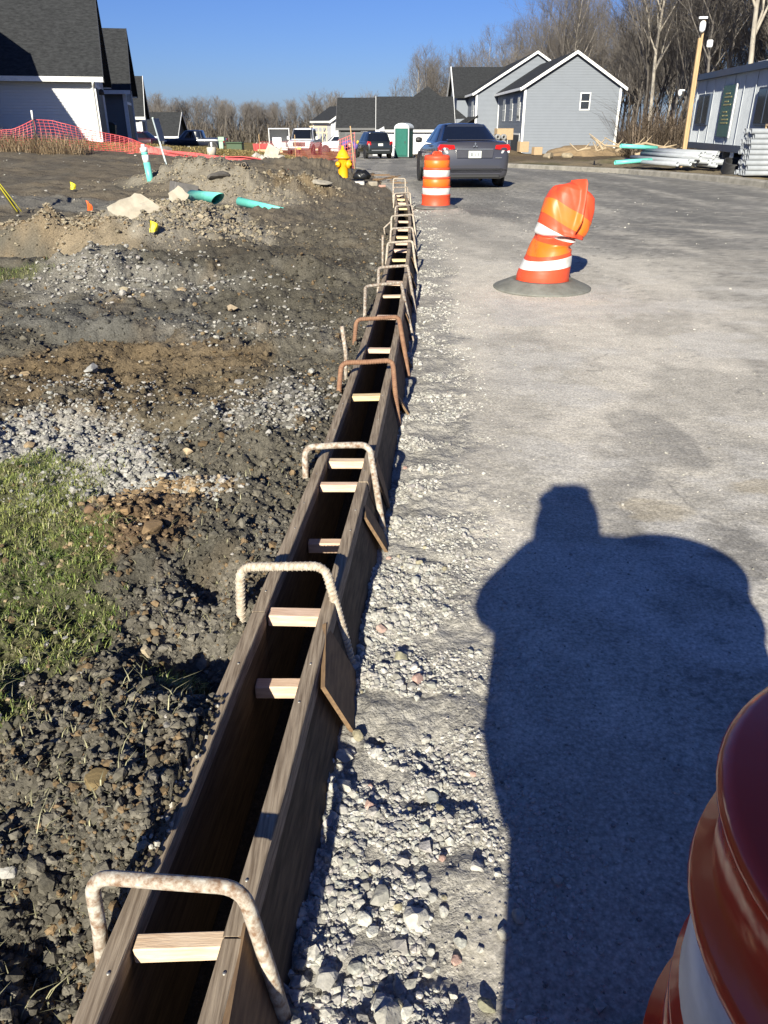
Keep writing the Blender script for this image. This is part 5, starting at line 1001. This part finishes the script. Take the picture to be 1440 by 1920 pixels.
# ---------------------------------------------------------------- pipes, stakes, flags and rocks on the left lot
def pipe_between(name, a, b, ro, m, label, cut=0, cat='pipe'):
    a, b = Vector(a), Vector(b); o = pipe_mesh((b - a).length, ro, ro * .9, m, name, 24, cut); o.location = a; o.rotation_euler = (b - a).to_track_quat('X', 'Z').to_euler(); return meta(o, label, cat)
zc = hz(-4.95, 17.6)
sp = empty('standpipe', (-4.95, 17.6, zc), 0, 'upright turquoise drain pipe with white bands standing in the rubble', 'pipe')
MB().tube([(.05, 0, -.2), (.0, 0, .34)], .068, 20).build('pipe_shaft', m_teal, sp)
MB().tube([(.0, 0, .34), (-.015, 0, .48)], .069, 20).build('white_band', m_trim, sp); MB().tube([(-.015, 0, .48), (-.02, 0, .535)], .068, 20).build('pipe_shaft', m_teal, sp); MB().tube([(-.02, 0, .535), (-.03, 0, .62)], .074, 20).build('white_cap', m_trim, sp); MB().box((-.032, 0, .65), (.07, .07, .06), bev=.01).build('cap_nut', m_trim, sp)
pipe_between('turquoise_pipe', (-3.00, 12.95, hz(-3.0, 12.95) + .26), (-2.42, 12.05, hz(-2.42, 12.05) + .12), .085, m_teal, 'short turquoise pipe with a slanting cut end on the crushed stone mound', .16)
pipe_between('turquoise_pipe', (-2.72, 15.5, hz(-2.72, 15.5) + .12), (-1.98, 15.0, hz(-1.98, 15.0) + .0), .078, m_teal, 'turquoise pipe half buried in the soil right of the mound', .2)
pipe_between('pipe_end', (-2.9, 17.6, hz(-2.9, 17.6) + .05), (-2.86, 17.2, hz(-2.86, 17.2) + .07), .05, mat('pipe_tan', (.35, .28, .2), .8), 'small open pipe end poking from the soil behind the buried turquoise pipe')
# leaning sign, edge on
ls = empty('leaning_sign', (-4.70, 18.3, hz(-4.7, 18.3)), 0, 'grey metal sign on a thin post leaning left, seen nearly edge on', 'sign'); mgv = mat('galvanised', (.38, .44, .44), .5, metal=.3)
MB().box((0, 0, 0), (.035, .03, 1.05)).xf(Matrix.Translation((-.10, 0, .46)) @ Matrix.Rotation(R(-11), 4, 'Y')).build('post', mgv, ls)
MB().box((0, 0, 0), (.02, .40, .44)).xf(Matrix.Translation((-.09, -.03, .74)) @ Matrix.Rotation(R(-11), 4, 'Y') @ Matrix.Rotation(R(-2), 4, 'Z')).build('panel', mat('sign_back', (.22, .26, .30), .5, metal=.3), ls)
ys = empty('survey_stake', (-5.75, 13.0, hz(-5.75, 13)), 0, 'dark wooden survey stake wrapped in yellow tape at the left edge', 'stake')
a_, b_ = Vector((0, 0, -.1)), Vector((-.62, -.1, 1.25)); MB().tube([a_, b_], .028, 6).build('stake_shaft', mat('stake_dark', (.10, .085, .05), .8), ys)
MB().tube([a_ + Vector((-.035, -.03, .12)), b_ + Vector((-.04, -.03, 0))], .010, 5).build('yellow_tape', mat('tape_yellow', (.85, .75, .05), .5), ys); MB().tube([a_ + Vector((.03, -.03, .12)), (a_ + b_) / 2 + Vector((.02, -.03, 0)), b_ + Vector((-.0, -.03, 0))], .007, 5).build('yellow_tape', _M['tape_yellow'], ys)
for k in range(3): c = a_.lerp(b_, .4 + .05 * k); MB().tube([c + Vector((-.05, -.035, .01)), c + Vector((.045, -.035, -.02))], .007, 5).build('yellow_tape', _M['tape_yellow'], ys)
m_fy = mat('flag_yellow', (.85, .72, .03), .5); m_fo = mat('flag_orange', (.90, .12, .02), .5)
for k, (x, y, m, h, lab, tw) in enumerate([(-2.93, 10.2, m_fy, .22, 'yellow marker flag at the foot of the crushed stone mound', .5), (-4.55, 12.6, m_fo, .20, 'orange marker flag in the soil left of the big flat rock', -.4), (-6.1, 16.2, m_fy, .22, 'small yellow marker flag far left in the bare soil', .3), (-1.95, 21.3, m_fo, .16, 'tiny red marker flag left of the yellow hydrant', .8), (-2.65, 23.2, m_fo, .22, 'orange marker flag on the brown heap behind the buried pipe', 1.2), (-6.3, 11.0, m_fo, .2, 'small orange marker flag at the left edge near the dark hollow', .4)]):
    z = hz(x, y); f = empty('marker_flag', (x, y, z), tw, lab, 'marker flag', 'survey marker flags'); MB().tube([(0, 0, -.05), (0, 0, h)], .003, 5).build('wire', m_dark, f)
    rows = [[(u * .10 + .01 * math.sin(v * 5), .02 * math.sin(u * 6 + v * 2), h - v * (.15 - .06 * u) - .05 * u) for u in np.linspace(0, 1, 7)] for v in np.linspace(0, 1, 5)]; MB().grid(rows).build('flag_sheet', m, f)
# slabs and rocks
m_slab = mat('slab_stone', (.42, .375, .30), .92, (.33, .29, .225), scale=4, bump=.006, bscale=14)
def slab(poly, sc_, th, loc, tilt, rz, label):
    bm = bmesh.new(); vs = [bm.verts.new((u * sc_, v * sc_, 0)) for u, v in poly]; f0 = bm.faces.new(vs)
    bmesh.ops.triangulate(bm, faces=[f0]); bmesh.ops.subdivide_edges(bm, edges=bm.edges[:], cuts=5, use_grid_fill=True)
    ex = bmesh.ops.extrude_face_region(bm, geom=bm.faces[:]); bmesh.ops.translate(bm, vec=(0, 0, -th), verts=[g for g in ex['geom'] if isinstance(g, bmesh.types.BMVert)])
    for v in bm.verts: v.co += Vector((float(vnoise(v.co.x * 14, v.co.y * 14 + 3, 41)) - .5, float(vnoise(v.co.x * 14 + 7, v.co.y * 14, 42)) - .5, (float(vnoise(v.co.x * 9, v.co.y * 9, 43)) - .5) * 1.4)) * .025
    bmesh.ops.recalc_face_normals(bm, faces=bm.faces); me = bpy.data.meshes.new('flat_rock'); bm.to_mesh(me); bm.free(); me.materials.append(m_slab)
    o = bpy.data.objects.new('flat_rock', me); COL.objects.link(o); o.location = loc; o.rotation_euler = (tilt, 0, rz); return meta(o, label, 'rock')
slab([(-.52, .00), (-.08, .34), (.05, .32), (.52, -.06), (.47, -.14), (.08, -.36), (-.10, -.30), (-.48, -.10)], .80, .09, (-3.55, 11.75, hz(-3.55, 11.75) + .13), R(38), -.05, 'big pale flat rock leaning on the crushed stone mound')
slab([(-.30, .12), (.02, .40), (.36, .05), (.30, -.12), (-.05, -.45), (-.28, -.20)], .46, .08, (-3.05, 12.25, hz(-3.05, 12.25) + .12), R(50), .1, 'smaller pale slab standing beside the big flat rock')
rock('broken_concrete', -3.55, 13.9, .30, (.26, .25, .24), 'rough dark grey lump behind the flat rocks', .7, 3, (1.2, .8, 1), .5, .2, 'rubble', None, 7, (0, 0), .5)
rock('broken_concrete', -2.85, 13.6, .26, (.33, .31, .28), 'pale broken slab against the turquoise pipe on the mound', .35, 3, (1.3, .9, 1), -.3, .1, 'rubble', None, 8, (.2, .1), .2)
o = MB().box((0, 0, 0), (.46, .42, .26), Matrix.Rotation(.5, 3, 'Z') @ Matrix.Rotation(.2, 3, 'Y'), bev=.01).build('concrete_block', mat('block_grey', (.16, .15, .145), .9, (.11, .105, .10), scale=8, bump=.003, bscale=30), None, (-3.95, 16.4, hz(-3.95, 16.4) + .12)); meta(o, 'squared dark grey concrete block below the tan heap', 'block')
rock('tan_heap_rock', -3.35, 17.0, .22, (.12, .11, .10), 'dark broken asphalt chunk beside the concrete block', .5, 2, (1.4, .8, 1), .9, .2, 'rubble', None, 9)
rb = [(-5.75, 33.5, .30, 'round pale bucket sized block before the fence'), (-4.9, 32.6, .26, None), (-4.65, 32.4, .22, None), (-4.25, 32.2, .42, 'tilted square concrete slab on the rubble heap before the fence'), (-3.95, 32.3, .26, None), (-4.45, 32.0, .2, None)]
for k, (x, y, r_, lab) in enumerate(rb):
    if k == 0: o = MB().lathe([(0, 0), (.17, 0), (.18, .28), (.16, .30), (0, .30)], (0, 0, 0), 14).build('concrete_plug', mat('rubble_pale', (.55, .51, .44), .9, (.42, .39, .33), scale=6), None, (-6.6, 32.5, H0(-6.6, 32.5)))
    elif k == 3: o = MB().box((0, 0, .2), (.5, .1, .55), Matrix.Rotation(.5, 3, 'Y') @ Matrix.Rotation(.4, 3, 'X'), bev=.02).build('concrete_slab', _M['rubble_pale'], None, (x, y, H0(x, y) + .1))
    else: o = rock('rubble_piece', x, y, r_, (.52, .48, .42), None, .8, 2, seed=20 + k)
    meta(o, lab or 'rough pale rubble piece in the heap around the tilted slab', 'rubble', 'pale rubble heap before the fence' if k else None)
rock('low_rock', -1.55, 21.3, .22, (.42, .36, .25), 'rounded yellowish rock on the soil left of the hydrant foot', .6, 3, (1.3, .8, 1), .2, .3, 'rock', None, 31)
rock('low_rock', -2.0, 21.2, .24, (.36, .31, .23), 'long tan rock just left of the rounded yellowish rock', .4, 3, (1.3, .7, 1), -.5, .3, 'rock', None, 32)
rock('low_rock', -1.38, 18.0, .24, (.34, .31, .26), 'flat pale rock lying alone in the soil before the hydrant', .3, 3, (1.5, .7, 1), .2, .3, 'rock', None, 33)
rock('low_rock', -8.3, 30.5, .55, (.36, .32, .26), 'broad grey rock at the foot of the sagging mesh fence', .45, 3, (1.6, .8, 1), .1, .3, 'rock', None, 34)
for k, (px_, py_, rr, col, lab) in enumerate([(-.86, 2.52, .040, (.22, .15, .085), 'squared brown stone on the pebbly soil beside the lawn'), (-.98, 2.62, .022, (.26, .17, .09), 'small tan stone in the brown pebbly patch'), (-1.13, 2.66, .026, (.20, .13, .08), 'rusty brown stone at the lawn corner'), (-1.04, 2.86, .022, (.30, .22, .13), 'tan stone above the brown pebbly patch'), (-.92, 3.35, .024, (.52, .40, .26), 'pale orange stone lying alone on dark soil'),
      (-.75, 1.97, .026, (.44, .37, .26), 'cream stone beside the dark pit near the second loop'), (-.90, 1.80, .022, (.26, .23, .16), 'pointed olive stone in the thin grass'), (-.66, 1.62, .022, (.30, .22, .13), 'brown stone under the pit edge near the form board'), (-.66, 1.30, .028, (.19, .14, .07), 'mustard brown stone in the dark clods near the form'), (-.80, 1.11, .018, (.42, .40, .36), 'white rounded pebble in the dark clods, bottom left'), (-.84, 1.16, .016, (.55, .54, .50), 'pale pebble beside the white rounded pebble'),
      (-.78, .90, .026, (.22, .15, .08), 'brown lump of clay near the first steel loop'), (-1.06, .93, .024, (.24, .17, .09), 'round tan pebble at the bottom left corner'), (-2.4, 7.3, .055, (.42, .36, .25), 'round tan cobble in the churned soil'), (-1.35, 6.9, .05, (.45, .36, .25), 'tan cobble on the dark track'), (-1.95, 5.0, .06, (.38, .37, .35), 'grey stone at the edge of the muddy hollow')]):
    rock('stone', px_, py_, rr * 1.15, col, lab, .75, 3, seed=70 + k, rz=k * 1.3, bury=.2, cat='stone')
for k, (dx, py_, rr, col, lab) in enumerate([(.22, 1.62, .030, (.50, .48, .43), 'pale cobble against the form below the second cleat'), (.23, 1.50, .030, (.48, .46, .41), 'pale cobble, lower of the pair beside the form'), (.34, 2.05, .028, (.36, .34, .24), 'olive grey flat stone in the gravel beside the second loop'), (.26, 2.22, .022, (.42, .30, .26), 'pinkish stone in the gravel'), (.36, 1.17, .032, (.34, .33, .30), 'grey cobble in the rough gravel patch'), (.45, 1.12, .032, (.50, .48, .44), 'pale flat cobble in the rough gravel patch'), (.27, .98, .034, (.46, .44, .40), 'long pale stone beside the form shadow'), (.40, .90, .036, (.46, .44, .39), 'large pale stone at the bottom of the gravel'), (.60, .93, .022, (.26, .25, .18), 'dark olive stone at the gravel edge')]):
    rock('stone', float(PX(py_)) + dx, py_, rr, col, lab, .7, 3, seed=110 + k, rz=k * .9, bury=.2, cat='stone')
# things by the blue grey house
for k, (x, y, s, lab) in enumerate([(11.6, 71, (1.0, .8, 1.0), 'cardboard box beside the nearest blue grey townhouse'), (12.7, 70.5, (.9, .8, .75), 'lower cardboard box right of the other boxes'), (10.2, 73, (1.8, 1, 1.1), 'wide cardboard box on the stacked rolls')]):
    o = MB().box((0, 0, s[2] / 2), tuple(q * .8 for q in s), .2, bev=.02).build('cardboard_box', mat('cardboard', (.42, .30, .18), .85), None, (x, y, H0(x, y) + (.9 if k == 2 else 0))); meta(o, lab, 'box')
for k in range(3):
    for j in range(3):
        o = MB().lathe([(.10, 0), (.24, 0), (.24, 1.0), (.10, 1.0), (.10, 0)], (0, 0, 0), 14, axis='Y').build('stacked_roll', mat('roll_grey', (.30, .30, .31), .7, (.12, .12, .12), scale=3), None, (9.1 + k * .5, 72, H0(9.5, 72) + .26 + j * .46)); meta(o, 'grey roll in the stack below the wide cardboard box', 'roll', 'stacked grey rolls')
rock('boulder', 11.2, 57.5, .5, (.34, .28, .20), 'tan boulder on the dirt before the blue grey gable', .7, 3, seed=40); rock('boulder', 12.6, 58, .45, (.36, .30, .21), 'second tan boulder right of the other one', .7, 3, seed=41)
# heap of brown soil in front of the gable
v, f = ico(4)
def heap(name, x, y, sx, sy, sz, col, label, seed):
    p = v * np.array([sx, sy, sz]); p *= (.75 + .5 * fbm(v[:, 0] * 2 + seed, v[:, 1] * 2 + v[:, 2], 2.5, 4, seed))[:, None]
    o = MB().add(p.tolist(), f.tolist(), True).build(name, mat('heap_%d' % seed, col, .95, tuple(c * .7 for c in col), scale=2, bump=.05, bscale=6), None, (x, y, H0(x, y))); return meta(o, label, 'heap')
heap('soil_heap', 15.6, 66, 3.2, 1.2, .75, (.24, .17, .10), 'long brown soil heap at the foot of the blue grey gable', 2)
heap('soil_heap', 19.5, 68, 3.0, 1.0, .4, (.26, .19, .12), 'low brown soil heap at the right foot of the blue grey gable', 4)

# ---------------------------------------------------------------- bare trees
m_bark = mat('bark_grey_brown', (.17, .15, .132), .9, (.09, .08, .072), scale=3, stretch=(2, 2, .5)); m_twig = mat('twigs_brown', (.165, .145, .128), .9, (.10, .088, .078), scale=.8); m_barkp = mat('bark_pale', (.42, .38, .32), .9, (.24, .21, .18), scale=3, stretch=(2, 2, .5)); m_twf = mat('twigs_far', (.19, .17, .155), .9, (.135, .12, .11), scale=.5)
def seg(mb, p, q, r0, r1, n):
    t = (q - p).normalized(); u = t.orthogonal().normalized(); w2 = t.cross(u); k = len(mb.v)
    for c, r_ in ((p, r0), (q, r1)): mb.v += [tuple(c + (u * math.cos(a) + w2 * math.sin(a)) * r_) for a in [2 * math.pi * j / n for j in range(n)]]
    mb.f += [(k + j, k + (j + 1) % n, k + n + (j + 1) % n, k + n + j) for j in range(n)]; mb.sm += [True] * n
def make_tree(seed, ht, spread, mt, mw, dens=1.0, lean=.03, rt=.17, thick=1.0, fork=.45):
    rg = random.Random(seed); A = MB(); B = MB(); p = Vector((0, 0, -.4)); d = Vector((rg.uniform(-lean, lean), rg.uniform(-lean, lean), 1)).normalized(); n = 14; st = []
    rad = lambda z: rt * (1 - .82 * min(1, z / ht)) * thick
    for i in range(n):
        q = p + d * (ht / n); seg(A, p, q, rad(p.z), rad(q.z), 8); st.append((q, d.copy())); p = q; d = (d + Vector((rg.gauss(0, .05), rg.gauss(0, .05), .03))).normalized()
    def br(p, d, L, r, lev):
        k = 4 if lev < 2 else 3; pts = [p]; dd_ = d.copy()
        for i in range(k):
            q = p + dd_ * (L / k); seg(A if lev == 0 else B, p, q, r * (1 - i / k * .7), r * (1 - (i + 1) / k * .7), 5 if lev == 0 else 3); p = q; pts.append((q, dd_.copy()))
            dd_ = (dd_ + Vector((rg.gauss(0, .13), rg.gauss(0, .13), rg.uniform(.02, .16)))).normalized()
            if lev < 3:
                for _ in range(int((2 if lev < 2 else 1.7) * dens + rg.random())):
                    a = dd_.orthogonal(); a.rotate(Matrix.Rotation(rg.uniform(0, 6.28), 3, dd_)); nd = (dd_ * 1.0 + a.normalized() * rg.uniform(.45, .9)).normalized(); br(q, nd, L * rg.uniform(.36, .6), max(r * .45, .009 * thick), lev + 1)
    for i, (q, dq) in enumerate(st):
        h = q.z / ht
        if h > fork * .7:
            for _ in range((1 if rg.random() < .55 else 2) if h < .9 else 3):
                a = rg.uniform(0, 6.28); nd = Vector((math.cos(a) * spread, math.sin(a) * spread, 1.0)).normalized(); br(q, nd, ht * (1.06 - h) * rg.uniform(.28, .62) + ht * .05, rad(q.z) * .55 + .012, 0 if h < .8 else 1)
    def fin(mb, nm, m): me = bpy.data.meshes.new(nm); me.from_pydata(mb.v, [], mb.f); me.materials.append(m); me.polygons.foreach_set('use_smooth', [True] * len(mb.f)); return me
    return fin(A, 'trunk', mt), fin(B, 'crown', mw)
TR = [make_tree(s, ht, sp, mt, mw, dn, ln, rt, th) for s, ht, sp, mt, mw, dn, ln, rt, th in [(1, 17, .6, m_bark, m_twig, .9, .03, .16, .9), (2, 15, .75, m_bark, m_twig, 1.0, .05, .14, .9), (3, 18, .55, m_barkp, m_twig, .85, .04, .17, 1.0), (4, 13, .8, m_bark, m_twig, .8, .08, .10, .85), (5, 18, .7, m_bark, m_twig, .9, .05, .14, .85)]]
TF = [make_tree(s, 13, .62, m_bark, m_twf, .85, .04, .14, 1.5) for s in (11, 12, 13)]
def tree(mesh, x, y, s, rz, label, group, name='bare_tree', zf=None, tilt=0):
    r = empty(name, (x, y, -2.2 if y > 100 else H0(x, y) - .1), rz, label, 'tree', group); r.scale = (s, s, s * 1.0); r.rotation_euler[1] = tilt
    for me, nm in zip(mesh, ('trunk', 'crown')): o = bpy.data.objects.new(nm, me); COL.objects.link(o); o.parent = r
rg = random.Random(21)
# woods on the right behind trailer and townhouse
k = 0
def inside(x, y):   # keep clear of the houses and the trailer
    return (8.5 < x < 25 and 77 < y < 128) or (11 < x < 17 and y < 42) or (6 < x < 19 and 128 < y < 144)
while k < 84:
    y = rg.uniform(46, 100); x = rg.uniform(.268 * y + 1.5, .60 * y + 6)
    if inside(x, y) or (y < 82 and x < 20 + .0 * y): 
        continue
    tree(rg.choice(TR), x, y, rg.uniform(.75, 1.08), rg.uniform(0, 6.28), 'tall bare tree in the leafless wood behind the trailer and the blue grey townhouse', 'bare trees in the right hand wood', tilt=rg.uniform(-.04, .04)); k += 1
k = 0
while k < 84:
    y = rg.uniform(128, 165); x = rg.uniform(5, .36 * y)
    if inside(x, y): continue
    tree(rg.choice(TR + TF), x, y, rg.uniform(.84, 1.12) * 1.15 * float(np.interp(x / y, [.03, .06, .1, .15, .2], [.55, .68, .74, .85, 1.05])), rg.uniform(0, 6.28), 'tall bare tree rising behind the right hand row of townhouses', 'bare trees behind the townhouses'); k += 1
for i, (x, y, s, t) in enumerate([(6.6, 124, .74, 0), (9.5, 126, .84, .02), (5.0, 130, .66, 0), (12.5, 128, .92, -.02), (2.2, 136, .55, 0)]):
    tree(TR[i % 4], x, y, s, i * 1.7, 'tall bare tree above the dark hipped roof straight ahead', 'bare trees above the hipped roof', tilt=t)
for i, (x, y, s, rz, lab, t) in enumerate([(21.0, 50, 1.05, 1.0, 'large pale barked tree leaning left above the trailer roof', -.13), (24.5, 52, 1.1, 2.0, 'large pale barked tree at the right edge above the trailer', .05), (21.0, 57, .85, 4.0, 'slender dark trunked tree just right of the timber camera pole', .02), (26.5, 80, 1.15, 2.6, 'straight bare tree just left of the timber camera pole', .02)]):
    tree(TR[2] if i < 2 else TR[0], x, y, s, rz, lab, None, tilt=t)
for i in range(98):
    y = rg.uniform(165, 215); x = rg.uniform(-.34 * y, -.005 * y) ; bias = .75 + .35 * float(vnoise(x * .06, 3, 5))
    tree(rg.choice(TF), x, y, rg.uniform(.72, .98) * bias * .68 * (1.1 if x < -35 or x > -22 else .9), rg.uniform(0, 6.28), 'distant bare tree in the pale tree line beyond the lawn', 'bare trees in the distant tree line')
# undergrowth
def brush(name, n, xr, yr, hr, col, wid, seed):
    g = np.random.default_rng(seed); y = g.uniform(*yr, n); x = g.uniform(*xr, n) if not callable(xr) else xr(y, g)
    hgt = g.uniform(*hr, n) * (.5 + fbm(x, y, .4, 3, seed)); cl = np.array(col) * g.uniform(.5, 1.4, (n, 1)); return grass(name, x, y, hgt, cl, wid)
brush('underbrush', 16000, lambda y, g: g.uniform(.27 * y + 1, .56 * y + 2), (47, 62), (.8, 3.6), (.15, .115, .085), .014, 1)
brush('far_underbrush', 9000, lambda y, g: g.uniform(-.36 * y, .05 * y), (160, 200), (1.5, 6), (.15, .13, .11), .05, 2)
brush('weeds', 2600, (-15.5, -9.4), (26.2, 27.6), (.15, .85), (.26, .19, .12), .006, 3)
brush('lawn_grass', 30000, (-24, -2), (30.5, 52), (.03, .10), (.26, .20, .08), .012, 4)
